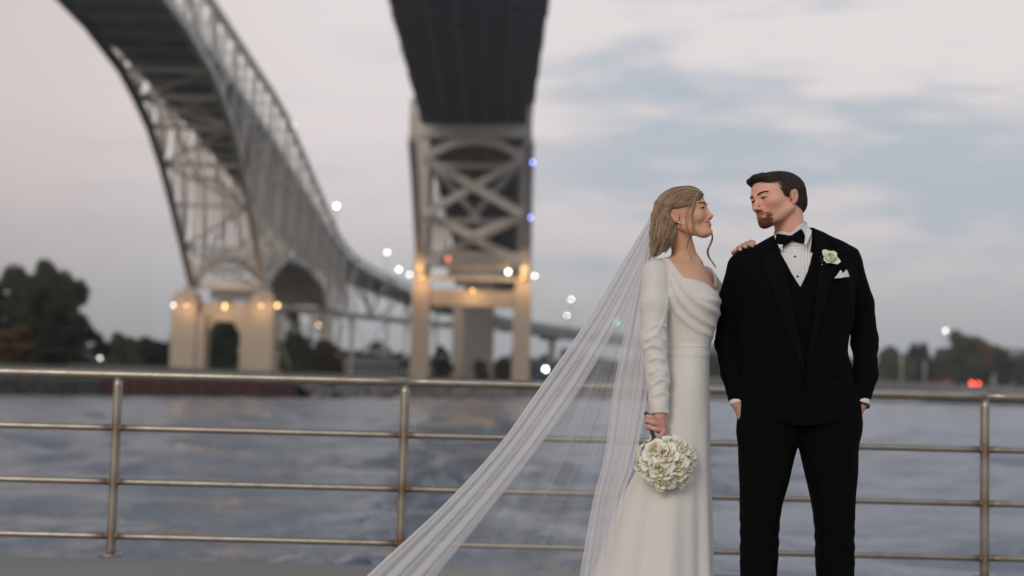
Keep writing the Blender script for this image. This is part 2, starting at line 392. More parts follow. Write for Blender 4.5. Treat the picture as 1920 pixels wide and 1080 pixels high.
deckT = [(-400, 59.5), (-60, 56.5), (0, 53), (100, 43.5), (160, 40.3), (220, 38.2), (300, 33.8), (350, 30.8), (420, 28.6), (640, 22)]
def nodeL(i, side, zt):
    j0, j1 = max(0, i - 1), min(len(path) - 1, i + 1)
    d = Vector((path[j1][0] - path[j0][0], path[j1][1] - path[j0][1])).normalized(); n = Vector((d.y, -d.x))
    s = cum[i] - s0
    return Vector((path[i][0] + n.x * HW * side, path[i][1] + n.y * HW * side, lerp_t(zt, s)))
N = len(path)
for i in range(N - 1):
    s = cum[i] - s0
    w = 1.15 if s < 120 else 0.8
    D0, D1 = nodeL(i, 0, deckT), nodeL(i + 1, 0, deckT)
    beam('deck_panel', D0, D1, 2 * HW - 1.2, 0.9, m_deck, lb)
    for sd in (-1, 1):
        B0, B1, T0, T1 = nodeL(i, sd, botT), nodeL(i + 1, sd, botT), nodeL(i, sd, topT), nodeL(i + 1, sd, topT)
        truss = s < 330
        if truss:
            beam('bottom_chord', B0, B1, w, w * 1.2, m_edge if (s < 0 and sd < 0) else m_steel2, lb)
            beam('top_chord', T0, T1, w, w, m_steel, lb)
            beam('vertical_member', B0, T0, 0.85 if s < 120 else .6, 0.7, m_steel, lb, True)
            if i % 2: beam('diagonal_member', B0, T1, 0.75, 0.6, m_steel, lb, True)
            else: beam('diagonal_member', T0, B1, 0.75, 0.6, m_steel, lb, True)
            if -80 < s < 120 and T0.z - B0.z > 14:
                M0, M1 = (B0 * .45 + T0 * .55), (B1 * .45 + T1 * .55)
                beam('middle_strut', M0, M1, .5, .5, m_steel2, lb)
                h = (B0 + T0) / 2; k = (B1 + T1) / 2; mid = (h + k) / 2
            g0, g1 = nodeL(i, sd, deckT), nodeL(i + 1, sd, deckT)
            beam('deck_edge_girder', g0 + Vector((0, 0, .2)), g1 + Vector((0, 0, .2)), .5, 1.5, m_steel2, lb)
        else:
            g0, g1 = nodeL(i, sd * .8, deckT), nodeL(i + 1, sd * .8, deckT)
            beam('edge_girder', g0 + Vector((0, 0, -1.6)), g1 + Vector((0, 0, -2.0)), .6, 3.2, m_deck, lb)
            beam('parapet', nodeL(i, sd * .98, deckT) + Vector((0, 0, .6)), nodeL(i + 1, sd * .98, deckT) + Vector((0, 0, .6)), .4, 2.0, m_steel2, lb)
    if 15 < s < 98: beam('inspection_floor', nodeL(i, 0, botT) + Vector((0, 0, .9)), nodeL(i + 1, 0, botT) + Vector((0, 0, .9)), 2 * HW - 2, .3, m_steel, lb)
    if s < 330:
        A, B_ = nodeL(i, -1, botT), nodeL(i, 1, botT); A1, B1_ = nodeL(i + 1, -1, botT), nodeL(i + 1, 1, botT)
        if abs(A.z - D0.z) > 2.5:
            beam('lateral_strut', A, B_, .7, .7, m_steel2, lb)
            if i % 2: beam('lateral_brace', A, B1_, .5, .5, m_steel2, lb)
            else: beam('lateral_brace', B_, A1, .5, .5, m_steel2, lb)
            Aq, Bq = nodeL(i, -1, deckT), nodeL(i, 1, deckT)
            if s < 130 and i % 4 == 0:
                beam('sway_brace', A, Bq, .5, .45, m_steel2, lb); beam('sway_brace', B_, Aq, .5, .45, m_steel2, lb)
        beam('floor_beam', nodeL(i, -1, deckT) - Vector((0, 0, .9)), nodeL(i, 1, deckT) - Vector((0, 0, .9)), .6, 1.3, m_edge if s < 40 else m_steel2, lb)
        if s < 200: beam('top_strut', nodeL(i, -1, topT), nodeL(i, 1, topT), .5, .6, m_steel, lb)
# arched pier of the left bridge
pr = empty('pier', (0, 0, 0)); pr.parent = lb
XC = -60.3
def pier_box(n, x, z0, z1, w, d, m, y=300, p=None): return box(n, (x, y, (z0 + z1) / 2), (w, d, z1 - z0), m, p or pr)
for sx in (-1, 1):
    x = XC + sx * 8.1
    pier_box('column', x, 0.0, 17.6, 5.1, 6.5, m_pier); pier_box('column_cap', x, 17.6, 19.0, 4.2, 5.6, m_pier); pier_box('bearing_block', x + sx * -.3, 19.0, 20.2, 2.2, 2.6, m_steel2)
    pier_box('pilaster', x - sx * 3.4, 0.0, 14.5, 1.9, 5.4, m_pier)
# spandrel with octagonal opening
ow, zs, zt_, zw = 3.8, 10.2, 13.2, 17.0
prof = [(-5.6, zw), (5.6, zw), (5.6, zs), (ow, zs), (ow - 2.0, zt_), (-(ow - 2.0), zt_), (-ow, zs), (-5.6, zs)]
v = [(XC + x, 298.6, z) for x, z in prof] + [(XC + x, 301.6, z) for x, z in prof]; n = len(prof)
v = [(a - lb.location.x, b_ - lb.location.y, c - lb.location.z) for a, b_, c in v]
f = [(0, 1, 2, 3, 4), (0, 4, 5), (0, 5, 6, 7)]; f = f + [tuple(n + q for q in g)[::-1] for g in f] + [(i, n + i, n + (i + 1) % n, (i + 1) % n) for i in range(n)]
obj('spandrel_wall', mesh_np('spandrel_wall', v, f), m_pier, pr)
# fan-shaped portal above the pier
arc = [(XC + 7.6 * math.cos(a), 300, 21.0 + 7.0 * math.sin(a)) for a in np.linspace(0.05, math.pi - .05, 9)]
for a, b_ in zip(arc, arc[1:]): beam('portal_arch', a, b_, 1.0, 1.0, m_steel, lb)
for a in arc[1:-1]: beam('portal_spoke', a, (XC + (a[0] - XC) * .35, 300, 20.8), .45, .45, m_steel, lb)
beam('portal_tie', (XC - 7, 300, 20.6), (XC + 7, 300, 20.6), .9, .9, m_steel, lb)
box('inspection_gantry', (XC + 1.2, 303, 18.8), (10, 2, 2.2), m_deck, lb)
# further supports: steel tower at s=100 and bents below the approach
sup = [i for i in range(N) if cum[i] - s0 > 96]
for n_, i in enumerate(sup):
    s = cum[i] - s0
    if s < 330 and n_ % 2 and n_ > 1: continue
    zt = botT if s < 330 else deckT
    if s < 330:
        for sd in (-1, 1):
            P_ = nodeL(i, sd * .92, zt); beam('steel_column', (P_.x, P_.y, 1.5), P_, 1.5 if n_ == 0 else .9, 1.5 if n_ == 0 else .9, m_steel, lb)
        P0, P1 = nodeL(i, -.92, zt), nodeL(i, .92, zt)
        beam('column_brace', (P0.x, P0.y, 3), P1, .4, .4, m_steel, lb); beam('column_brace', (P1.x, P1.y, 3), P0, .4, .4, m_steel, lb)
        beam('column_tie', (P0.x, P0.y, P0.z * .5), (P1.x, P1.y, P1.z * .5), .5, .6, m_steel, lb)
    elif n_ % 2 == 0:
        P0 = nodeL(i, 0, zt); a = nodeL(i, -.85, zt); b_ = nodeL(i, .85, zt)
        beam('approach_column', (P0.x, P0.y, 1.5), (P0.x, P0.y, P0.z - 5), 3.2, 2.6, m_pier, lb)
        beam('approach_cap', (a.x, a.y, a.z - 4.0), (b_.x, b_.y, b_.z - 4.0), 2.6, 2.2, m_pier, lb)
# raking shore struts of the tower between the arched pier and the first tower
for (xa, ya, za), (xb, yb, zb) in [((-52.6, 304, 16), (-52.6, 340, 4)), ((-52.6, 304, 8), (-52.6, 330, 12)), ((-52.6, 395, 20), (-52.6, 352, 8)), ((-67.4, 395, 20), (-67.4, 352, 8))]:
    beam('raking_strut', (xa, ya, za), (xb, yb, zb), .7, .7, m_steel, lb)

# ---- right bridge: seen end on, pier at y=300
rb = empty('truss_bridge', (-8.6, 300, 2))
tag(rb, 'grey steel bridge seen from below and end on, its dark deck above a braced frame', 'bridge', 'twin road bridges over the river')
RX, RW = -8.4, 11.3
for y in range(-60, 640, 20):
    RX = -8.4 + max(0, 300 - y) * .012
    z0_ = 54.5 if y < 300 else 54.5 - (y - 300) * .045; z1_ = 54.5 if y + 20 < 300 else 54.5 - (y - 280) * .045
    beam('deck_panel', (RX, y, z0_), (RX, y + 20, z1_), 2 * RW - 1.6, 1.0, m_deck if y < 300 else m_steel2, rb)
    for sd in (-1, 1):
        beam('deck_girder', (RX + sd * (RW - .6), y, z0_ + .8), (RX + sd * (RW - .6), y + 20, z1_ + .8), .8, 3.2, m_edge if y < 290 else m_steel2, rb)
        beam('parapet', (RX + sd * (RW - .1), y, z0_ + 3), (RX + sd * (RW - .1), y + 20, z1_ + 3), .3, 1.2, m_steel2, rb)
    for k in range(4):
        yy = y + k * 5; zz_ = z0_ + (z1_ - z0_) * k / 4
        beam('floor_beam', (RX - RW + .5, yy, zz_ - .9), (RX + RW - .5, yy, zz_ - .9), .5, 1.1, m_edge, rb)
    for sx in (-6, -2, 2, 6):
        beam('stringer', (RX + sx, y, z0_ - .7), (RX + sx, y + 20, z1_ - .7), .4, .7, m_deck, rb)
RX = -8.4
# haunched bottom chords
hT = [(240, 52.5), (250, 50.5), (262, 46.8), (273, 41.0), (283, 34.0), (292, 28.2), (300, 23.6), (312, 27.2), (330, 31.2), (355, 34.0), (385, 35.0), (420, 36.5), (460, 38.5), (520, 41.5)]
for (ya, za), (yb, zb) in zip(hT, hT[1:]):
    for sd in (-1, 1):
        x = RX + sd * (RW - .4)
        if ya < 262: continue
        beam('bottom_chord', (x, ya, za), (x, yb, zb), 1.5, 1.6, m_steel, rb)
        zd = 54 if ya < 300 else 54 - (ya - 300) * .045
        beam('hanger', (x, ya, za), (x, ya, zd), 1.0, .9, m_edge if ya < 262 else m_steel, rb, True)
        if ya >= 300: beam('side_diagonal', (x, ya, za), (x, yb, zd - 1), .7, .7, m_steel, rb, True)
    xa, xb = RX - RW + .4, RX + RW - .4
    if ya > 284: beam('lateral_strut', (xa, ya, za), (xb, ya, za), .9, .9, m_steel, rb)
    if ya > 300:
        beam('lateral_brace', (xa, ya, za), (xb, yb, zb), .8, .8, m_steel2, rb); beam('lateral_brace', (xb, ya, za), (xa, yb, zb), .8, .8, m_steel2, rb)
# sway frame of the tower over the pier (drawn from the photograph at y=286..300)
def rp(px, py, Y=294): return W(px, py, Y)
def xb_(x0, y0, x1, y1, w, Y=294, m=m_steel, n='sway_brace'): beam(n, rp(x0, y0, Y), rp(x1, y1, Y), w, w, m, rb, up=(0, 1, 0))
xb_(786, 247, 990, 247, 2.3, 272, n='portal_beam')
for (x0, y0, x1, y1) in [(800, 292, 845, 270), (845, 270, 889, 263), (889, 263, 935, 270), (935, 270, 978, 292)]: xb_(x0, y0, x1, y1, 1.5, 272, n='portal_arch')
xb_(796, 297, 980, 402, 1.75, 279); xb_(980, 297, 796, 402, 1.45, 280)
xb_(815, 312, 898, 412, 1.2, 286, m_steel2); xb_(968, 312, 880, 412, 1.2, 286.8, m_steel2)
xb_(796, 402, 886, 440, 1.4, 284); xb_(980, 402, 890, 440, 1.4, 284)
xb_(792, 403, 985, 494, 1.6, 290); xb_(985, 403, 792, 494, 1.5, 291.6)
xb_(830, 311, 950, 311, 1.2, 288, m_steel2, 'sway_strut'); xb_(812, 415, 970, 415, 1.2, 293, m_steel2, 'sway_strut'); xb_(838, 497, 958, 497, 1.9, 297, m_steel, 'sway_strut')
for sd in (-1, 1):
    x = RX + sd * (RW - .1)
    beam('tower_leg', (x, 300, 23.6), (x, 300, 53), 2.4, 1.8, m_steel, rb)
    beam('tower_leg', (x - sd * 1.6, 303, 23.6), (x - sd * 1.6, 303, 53), .9, .9, m_steel2, rb)
pr = empty('pier', (0, 0, 0)); pr.parent = rb
for sd in (-1, 1):
    x = RX + sd * 10.65
    pier_box('column', x, 0, 21.4, 3.75, 5.0, m_pier); pier_box('column_cap', x, 21.4, 23.0, 3.0, 4.2, m_pier)
pier_box('cross_beam', RX, 17.6, 21.0, 17.5, 3.6, m_pier)
# solid pier and hammerhead behind, with further approach piers
pier_box('solid_pier', RX - .7, 1, 31.6, 8.7, 4.5, m_pierg, 400, rb); pier_box('hammerhead', RX - .3, 31.6, 34.8, 19, 4.0, m_steel, 400, rb)
for sd in (-1, 1): pier_box('bearing', RX + sd * 6.2 - .4, 29, 31.5, 2.3, 2.5, m_edge, 400, rb)
for x0_, yy, w_, zt2 in [(3.4, 480, 3.4, 30), (-18, 480, 3.4, 30)]:
    pier_box('approach_column', x0_, 1.5, zt2, w_, 3, m_pier, yy, rb)
pier_box('approach_cap', -7.4, 27.5, 30.5, 26, 3.2, m_pierg, 481, rb)

# ---- lamps
def lamp(px, py, Y, m, label, r=0.42, ground=2.0, base=None, group='street lamps on and around the bridges', hang=False):
    p = W(px, py, Y); bz = ground if base is None else base
    o = empty('street_lamp' if not hang else 'floodlight', (p.x, p.y, bz)); tag(o, label, 'lamp', group)
    if not hang:
        q = Bag(); q.tube([(0, 0, 0), (0, 0, p.z - bz - .05), (0, 0, p.z - bz + .2)], [0.16, 0.10, .1], 6); q.build('pole', m_pole, o)
        q = Bag(); q.tube([(0, 0, p.z - bz + .3), (0, 0, p.z - bz + .55)], [r * 1.05, r * .5], 10); q.build('lamp_hood', m_pole, o)
    else:
        q = Bag(); q.tube([(0, 0.15, p.z - bz + .1), (0, 1.0, p.z - bz + .3)], [0.2, .2], 6); q.build('bracket', m_pole, o)
    q = Bag(); q.add(*uvs_np((0, 0, p.z - bz), (r, r, r), 12, 8)); q.build('bulb', m, o)
    return o
# lamps placed where the photograph shows them
G1 = 'white lamps standing on the bridge decks'
lamp(548, 236, 338, m_lamp, 'highest white lamp on the left bridge, beside the upper truss', base=54, group=G1)
lamp(631, 386, 418, m_lamp, 'white lamp on the left bridge where its truss steps down', base=43, group=G1)
lamp(726, 473, 560, m_lamp, 'white lamp above the curve of the left bridge, highest of three near the right tower', .36, base=39, group=G1)
lamp(748, 505, 590, m_lamp, 'white lamp on the left bridge, middle one of three beside the right tower', .46, base=37, group=G1)
lamp(768, 515, 600, m_lamp, 'white lamp touching the left side of the right tower', .34, base=36, group=G1)
lamp(1071, 561, 725, m_lamp, 'upper of two white lamps over the far curve of the bridge', .46, base=28, group=G1)
lamp(1063, 591, 715, m_lamp, 'lower dimmer one of two white lamps over the far curve of the bridge', .34, base=28, group=G1)
lamp(953, 510, 296, m_lamp, 'white lamp inside the right tower just above its cross beam', .30, base=21, hang=True)
lamp(1003, 517, 301, m_lamp, 'white lamp on the outer right side of the right tower', .19, base=21, hang=True)
lamp(840, 486, 299, m_lampr, 'red light low in the bracing of the right tower', .34, base=22, hang=True)
lamp(997, 304, 290, m_lampb, 'upper of two blue lights on the right edge of the right tower', .34, base=40, hang=True, group='blue lights on the tower edge')
lamp(993, 408, 292, m_lampb, 'lower of two blue lights on the right edge of the right tower', .34, base=30, hang=True, group='blue lights on the tower edge')
lamp(325, 572, 296, m_lamp, 'pale lamp on the outer left corner of the arched pier', .15, base=15, hang=True)
lamp(422, 573, 296.6, m_lampw, 'amber lamp above the middle of the pier arch', .33, base=15, hang=True)
lamp(520, 573, 296, m_lampw, 'amber lamp on the outer right corner of the arched pier', .36, base=15, hang=True)
lamp(1155, 603, 560, m_lampg, 'green light seen through the veil', .45, ground=2)
lamp(1023, 692, 330, m_lamp, 'bright white lamp low on the bank right of the right tower', .42, ground=2)
lamp(44, 674, 200, m_lamp, 'small pale park lamp in front of the brown bush at the far left', .09, ground=1.5)
lamp(187, 671, 205, m_lamp, 'left one of a close pair of park lamps below the tall dark tree', .12, ground=1.5)
lamp(196, 679, 212, m_lamp, 'right one of a close pair of park lamps below the tall dark tree', .09, ground=1.5)
lamp(1773, 620, 700, m_lamp, 'white street lamp standing above the trees of the right shore', .42, ground=2)
lamp(1706, 667, 700, m_lamp, 'small faint lamp between the trees of the right shore', .25, ground=2)
lamp(597, 609, 399, m_lampw, 'faint amber lamp at the foot of the steel tower', .28, ground=2)
# up-lighting of the piers: real lamps the photograph shows glowing on the concrete
def glow(px, py, Y, power, label, col=(1.0, .60, .26)):
    p = W(px, py, Y)
    o = empty('pier_lamp', p); tag(o, label, 'lamp', 'amber lamps lighting the bridge piers')
    q = Bag(); q.add(*uvs_np((0, 0, 0), (.15, .15, .2), 10, 6)); q.build('bulb', m_lampw, o)
    q = Bag(); q.tube([(0, .1, .35), (0, .9, .35)], [.12, .12], 6); q.build('bracket', m_pole, o)
    ld = bpy.data.lights.new('pier_lamp_light', 'POINT'); ld.energy = power; ld.color = col; ld.shadow_soft_size = .4
    lo = bpy.data.objects.new('pier_lamp_light', ld); C.objects.link(lo); lo.parent = o; lo.location = (0, -1.2, -.6)
glow(350, 573, 295.0, 330, 'amber lamp glowing at the top of the left column of the arched pier')
glow(490, 573, 295.0, 330, 'amber lamp glowing at the top of the right column of the arched pier')
glow(422, 577, 295.4, 260, 'amber lamp washing the wall over the pier arch')
glow(790, 520, 295.6, 750, 'amber lamp at the top of the left column of the right tower')
glow(980, 520, 295.6, 750, 'amber lamp at the top of the right column of the right tower')
glow(886, 544, 296.0, 600, 'amber lamp in the middle of the cross beam of the right tower')

# ============================================================ TREES
def leaf_mat(name, c1, c2):
    m = mat(name, c1, 0.8, noise=(0.35, 1.0, c2)); return m
m_bark = mat('bark', (0.07, 0.055, 0.045), 0.9)
leafs = {'dark': leaf_mat('dark_leaves', (0.022, 0.032, 0.016), (0.040, 0.052, 0.024)),
         'green': leaf_mat('green_leaves', (0.055, 0.072, 0.033), (0.095, 0.105, 0.046)),
         'olive': leaf_mat('olive_leaves', (0.115, 0.105, 0.048), (0.075, 0.080, 0.042)),
         'brown': leaf_mat('brown_leaves', (0.17, 0.095, 0.035), (0.10, 0.07, 0.032)),
         'yellow': leaf_mat('yellow_green_leaves', (0.14, 0.13, 0.045), (0.09, 0.095, 0.04))}
def crown_mesh(seed, kind):
    """unit crown: base at z=0, about 1 high and 1 wide, many leaf quads in clumps"""
    r = np.random.RandomState(seed); nb = 30
    cs = []
    for k in range(nb):
        a = r.uniform(0, 2 * np.pi); z = r.uniform(0.08, 0.9); rad = 0.38 * np.sqrt(max(0.05, 1 - ((z - .45) / .58) ** 2)) * r.uniform(.35, 1)
        cs.append((rad * np.cos(a), rad * np.sin(a), z, r.uniform(.075, .15)))
    cs.append((0, 0, .5, .2)); cs.append((0, 0, .3, .2))
    V = []
    for (x, y, z, q) in cs:
        n = int(5200 * q * q / .04 * .36) + 70
        d = r.normal(size=(n, 3)); d /= np.linalg.norm(d, axis=1)[:, None]
        p = d * (q * r.uniform(.35, 1.08, (n, 1)) ** .6) * [1, 1, .85] + [x, y, z]
        s = r.uniform(.010, .020, (n, 1))
        a = r.normal(size=(n, 3)); a /= np.linalg.norm(a, axis=1)[:, None]
        b_ = np.cross(a, r.normal(size=(n, 3))); b_ /= np.linalg.norm(b_, axis=1)[:, None]
        V.append(np.stack([p - a * s, p - b_ * s * .6, p + a * s, p + b_ * s * .6], 1).reshape(-1, 3))
    V = np.vstack(V); F = np.arange(len(V)).reshape(-1, 4)
    me = mesh_np('crown', V, F); me.materials.append(leafs[kind]); return me
def trunk_mesh(seed):
    r = random.Random(seed); q = Bag()
    q.tube(curve([(0, 0, -.25), (0.01, 0, 0), (.02 * r.uniform(-1, 1), .01, .3), (0, 0, .7)], 4), np.linspace(.035, .012, 13), 7)
    for k in range(7):
        a = r.uniform(0, 6.28); z = r.uniform(.0, .45)
        q.tube(curve([(0, 0, z), (.12 * math.cos(a), .12 * math.sin(a), z + .14), (.26 * math.cos(a), .26 * math.sin(a), z + .32)], 3), np.linspace(.014, .004, 7), 5)
    o = q.build('trunk', m_bark); me = o.data; bpy.data.objects.remove(o); return me
crowns = {}
trunks = [trunk_mesh(5), trunk_mesh(9)]
def tree(px, ytop, ybase, wpx, Y, kind, label, seed=0, group='trees on the far bank', name='tree', cat='tree', gz0=1.6):
    top = W(px, ytop, Y); gz = gz0
    H = top.z - gz; Wd = wpx / F_PX * Y
    k = (kind, seed % 3)
    if k not in crowns: crowns[k] = crown_mesh(11 + seed * 7, kind)
    o = empty(name, (top.x, Y, gz), seed * 1.3); tag(o, label, cat, group)
    low = .0 if name == 'tree' else -.06
    c = obj('crown', crowns[k], None, o); c.scale = (Wd * 1.12, Wd * 1.12, H * (1 - low) * 1.04); c.location = (0, 0, H * low)
    c2 = obj('trunk', trunks[seed % 2], None, o); c2.scale = (H * .8, H * .8, H * .78); c2.location = (0, 0, H * .2)
    return o
GL = 'big trees at the left end of the far bank'
tree(50, 500, 690, 150, 232, 'green', 'tall green tree at the far left edge of the far bank', 0, GL)
tree(108, 492, 690, 130, 246, 'green', 'tallest tree, its ragged top above the dark round tree', 1, GL)
tree(-30, 520, 690, 140, 226, 'dark', 'dark tree cut by the left edge of the picture', 5, GL)
tree(138, 572, 690, 150, 218, 'dark', 'dark round tree in front of the tall trees at the left', 2, GL)
tree(70, 590, 690, 120, 222, 'dark', 'dark lower tree behind the brown bush', 4, GL)
tree(22, 612, 692, 130, 196, 'brown', 'brown autumn bush near the water at the far left', 3, GL, 'bush', 'bush')
tree(90, 650, 692, 90, 196, 'dark', 'low dark bush right of the brown bush', 4, GL, 'bush', 'bush')
GM = 'trees around the feet of the bridges'
tree(235, 625, 692, 80, 330, 'olive', 'olive tree just right of the dark round tree', 1, GM)
tree(285, 632, 692, 90, 345, 'dark', 'dark low tree left of the arched pier', 0, GM)
tree(322, 640, 692, 50, 350, 'dark', 'small dark tree touching the left column of the arched pier', 3, GM)
tree(200, 640, 692, 60, 340, 'dark', 'small dark tree between the olive tree and the round tree', 2, GM)
tree(424, 592, 696, 90, 352, 'dark', 'dark tree seen through the pier arch', 1, GM)
tree(452, 560, 696, 110, 420, 'dark', 'tall dark tree behind the arched pier', 4, GM)
tree(545, 575, 696, 60, 425, 'dark', 'dark tree behind the raking struts right of the arched pier', 5, GM)
tree(572, 622, 698, 100, 345, 'olive', 'olive brown tree right of the arched pier', 2, GM)
tree(620, 640, 698, 70, 360, 'brown', 'brownish tree under the steel tower of the left bridge', 0, GM)
tree(540, 640, 697, 60, 350, 'brown', 'brown bush at the right column of the arched pier', 1, GM, 'bush', 'bush')
tree(832, 650, 704, 46, 350, 'dark', 'round dark tree inside the right tower, left of the solid pier', 2, GM)
tree(901, 674, 706, 40, 345, 'olive', 'low olive bush in front of the solid pier', 0, GM, 'bush', 'bush')
tree(945, 668, 706, 44, 370, 'green', 'green bush beside the right column of the right tower', 3, GM, 'bush', 'bush')
tree(1066, 655, 712, 44, 420, 'brown', 'rusty brown tree against the edge of the veil', 1, GM)
tree(660, 655, 702, 60, 520, 'dark', 'small dark tree under the truss curve', 4, GM)
tree(700, 662, 702, 50, 520, 'green', 'small green tree under the truss curve', 5, GM)
tree(748, 664, 703, 40, 520, 'dark', 'small dark tree just left of the right tower', 3, GM)
GR = 'trees along the right shore'
rt = [(1140, 672, 70, 'dark', 'dark tree behind the lower veil'), (1205, 668, 70, 'dark', 'dark tree hidden behind the bride'), (1345, 668, 60, 'olive', 'olive tree showing between bride and groom'),
      (1500, 664, 80, 'green', 'tree hidden behind the groom'), (1580, 668, 60, 'dark', 'dark tree behind the groom\'s far arm'),
      (1668, 646, 52, 'olive', 'narrow olive tree just right of the groom\'s arm'), (1705, 668, 30, 'yellow', 'low yellow green tree between two darker ones'),
      (1722, 641, 48, 'dark', 'narrow dark tree left of the tall lamp pole'), (1762, 650, 44, 'olive', 'olive tree left of the biggest right shore tree'), (1806, 620, 84, 'green', 'biggest and highest tree on the right shore'),
      (1842, 632, 80, 'brown', 'brownish broad tree right of the biggest one'), (1782, 668, 42, 'yellow', 'small bright yellow green tree below the lamp'), (1880, 655, 50, 'dark', 'dark tree near the right edge of the picture'),
      (1915, 660, 60, 'olive', 'olive tree cut by the right edge of the picture'), (1950, 650, 60, 'dark', 'dark tree just outside the right edge')]
for i, (x, yt, w, kd, lb_) in enumerate(rt): tree(x, yt, 715, w, 640 + (i % 3) * 14, kd, lb_, i, GR, gz0=6.2)
# far low woodland behind everything
rw = np.random.RandomState(4); V = []
for k in range(26000):
    x = rw.uniform(-320, 420); y = 780 + rw.uniform(-20, 20) + max(0, x) * .25; h = 14 + 4 * math.sin(x * .06) + 3 * math.sin(x * .17 + 1) + 2 * math.sin(x * .41)
    z = (6 if x > 60 else 1.5) + rw.uniform(0, 1) * h; c = np.array([x, y, z]); a = rw.normal(size=3); b_ = rw.normal(size=3); a *= 1.7 / np.linalg.norm(a); b_ *= 1.4 / np.linalg.norm(b_)
    V += [c - a, c - b_, c + a, c + b_]
tag(obj('treeline', mesh_np('treeline', np.array(V), np.arange(len(V)).reshape(-1, 4)), leafs['dark']), 'low dark wood along the horizon behind the bridges', 'woodland', kind='stuff')

# ---- small things on the shores
m_whitep = mat('white_paint', (0.62, 0.62, 0.60), 0.5); m_glassd = mat('dark_glass', (0.03, 0.035, 0.04), 0.15)
m_redp = mat('red_paint', (0.35, 0.06, 0.04), 0.4); m_tyre = mat('rubber', (0.02, 0.02, 0.02), 0.9); m_tail = emis('tail_light', (1.0, 0.10, 0.04), 9.0)
m_orange = mat('orange_paint', (0.60, 0.22, 0.08), 0.5); m_greyb = mat('grey_siding', (0.33, 0.34, 0.35), 0.7, noise=(0.2, .6, (0.25, .26, .27))); m_blue = mat('blue_siding', (0.06, 0.13, 0.20), 0.7)
def car(px, Y, body, label, lights=False, van=False):
    p = W(px, 715, Y); o = empty('parked_car', (p.x, Y, 6.7)); tag(o, label, 'van' if van else 'car', 'vehicles parked on the right shore')
    h = 1.1 if van else .75
    prof = [(-2.1, .35), (2.1, .35), (2.2, .8), (1.9, 1.0), (1.2 if not van else 1.9, 1.0 + h), (-1.3 if not van else -2.0, 1.0 + h), (-2.0, 1.0), (-2.2, .8)]
    v = [(-.9, y, z) for y, z in prof] + [(.9, y, z) for y, z in prof]; n = len(prof)
    f = [tuple(range(n)), tuple(range(n, 2 * n))[::-1]] + [(i, n + i, n + (i + 1) % n, (i + 1) % n) for i in range(n)]
    obj('body', mesh_np('body', v, f), body, o)
    box('rear_window', (p.x, Y - (1.72 if not van else 2.0), 6.7 + 1.05 + h * .45), (1.4, .1, h * .6), m_glassd, o)
    for sx in (-1, 1):
        for sy in (-1, 1):
            q = Bag(); q.tube([(sx * .75, sy * 1.35, .35), (sx * .98, sy * 1.35, .35)], [.35, .35], 12); q.build('wheel', m_tyre, o)
    if lights:
        for sx in (-1, 1):
            q = Bag(); q.add(*uvs_np((sx * 1.5, -2.3, .95), (.62, .12, .62), 10, 6)); q.build('tail_light', m_tail, o)
    return o
car(1825, 640, m_greyb, 'parked car with both red tail lights on, right of the orange vans', True)
car(1750, 645, m_redp, 'red van parked on the right shore, left of the orange one', van=True)
car(1768, 645, m_orange, 'orange van parked on the right shore, right of the red one', van=True)
car(1780, 648, m_orange, 'orange van at the right end of the row of parked vans', van=True)
car(1648, 645, m_whitep, 'white car parked beside the groom\'s sleeve on the right shore')
car(1866, 640, m_whitep, 'white van parked near the right edge of the picture', van=True)
def mast(px, ytop, Y, label):
    p = W(px, ytop, Y); q = Bag(); q.tube([(0, 0, 0), (0, 0, p.z - 6.5)], [.35, .2], 8); o = q.build('flagpole', m_whitep); o.location = (p.x, Y, 6.5)
    tag(o, label, 'pole', 'pale poles on the right shore')
mast(1734, 676, 630, 'short thick pale pole left of the parked vans'); mast(1691, 640, 630, 'tall thin pale pole between two narrow trees'); mast(1864, 700, 630, 'short pale post near the right edge'); mast(1890, 660, 660, 'pale pole among trees at the right edge')
def house(px, ytop, wpx, Y, m, label, nwin=4, depth=10):
    p = W(px, ytop, Y); w = wpx / F_PX * Y; h = p.z - 1.6; o = empty('building', (p.x, Y, 1.6)); tag(o, label, 'building', 'low buildings on the far bank')
    box('wall', (p.x, Y + depth / 2, 1.6 + h / 2), (w, depth, h), m, o); box('roof', (p.x, Y + depth / 2, 1.6 + h + .2), (w + .8, depth + .8, .4), m_greyb, o)
    for k in range(nwin): box('window', (p.x - w / 2 + w * (k + .5) / nwin, Y - .03, 1.6 + h * .6), (w / nwin * .45, .12, h * .3), m_glassd, o)
house(690, 672, 110, 470, m_greyb, 'long low grey building under the truss curve', 8)
house(1035, 684, 62, 340, m_blue, 'low blue shed right of the right tower', 3, 6)
house(1898, 654, 60, 720, m_greyb, 'pale building behind the trees at the right edge', 4)
# ============================================================ RAILING
m_rail = bpy.data.materials.new('brushed_rail_steel'); m_rail.use_nodes = True
t = m_rail.node_tree; b = t.nodes['Principled BSDF']; b.inputs['Metallic'].default_value = 0.85; b.inputs['Roughness'].default_value = 0.34
tcn = t.nodes.new('ShaderNodeTexCoord')
n = t.nodes.new('ShaderNodeTexNoise'); n.inputs['Scale'].default_value = 9; n.inputs['Detail'].default_value = 8; n.inputs['Roughness'].default_value = .7
t.links.new(tcn.outputs['Object'], n.inputs[0])
mr = t.nodes.new('ShaderNodeMapRange'); mr.inputs[1].default_value = 0.42; mr.inputs[2].default_value = 0.66; t.links.new(n.outputs[0], mr.inputs[0])
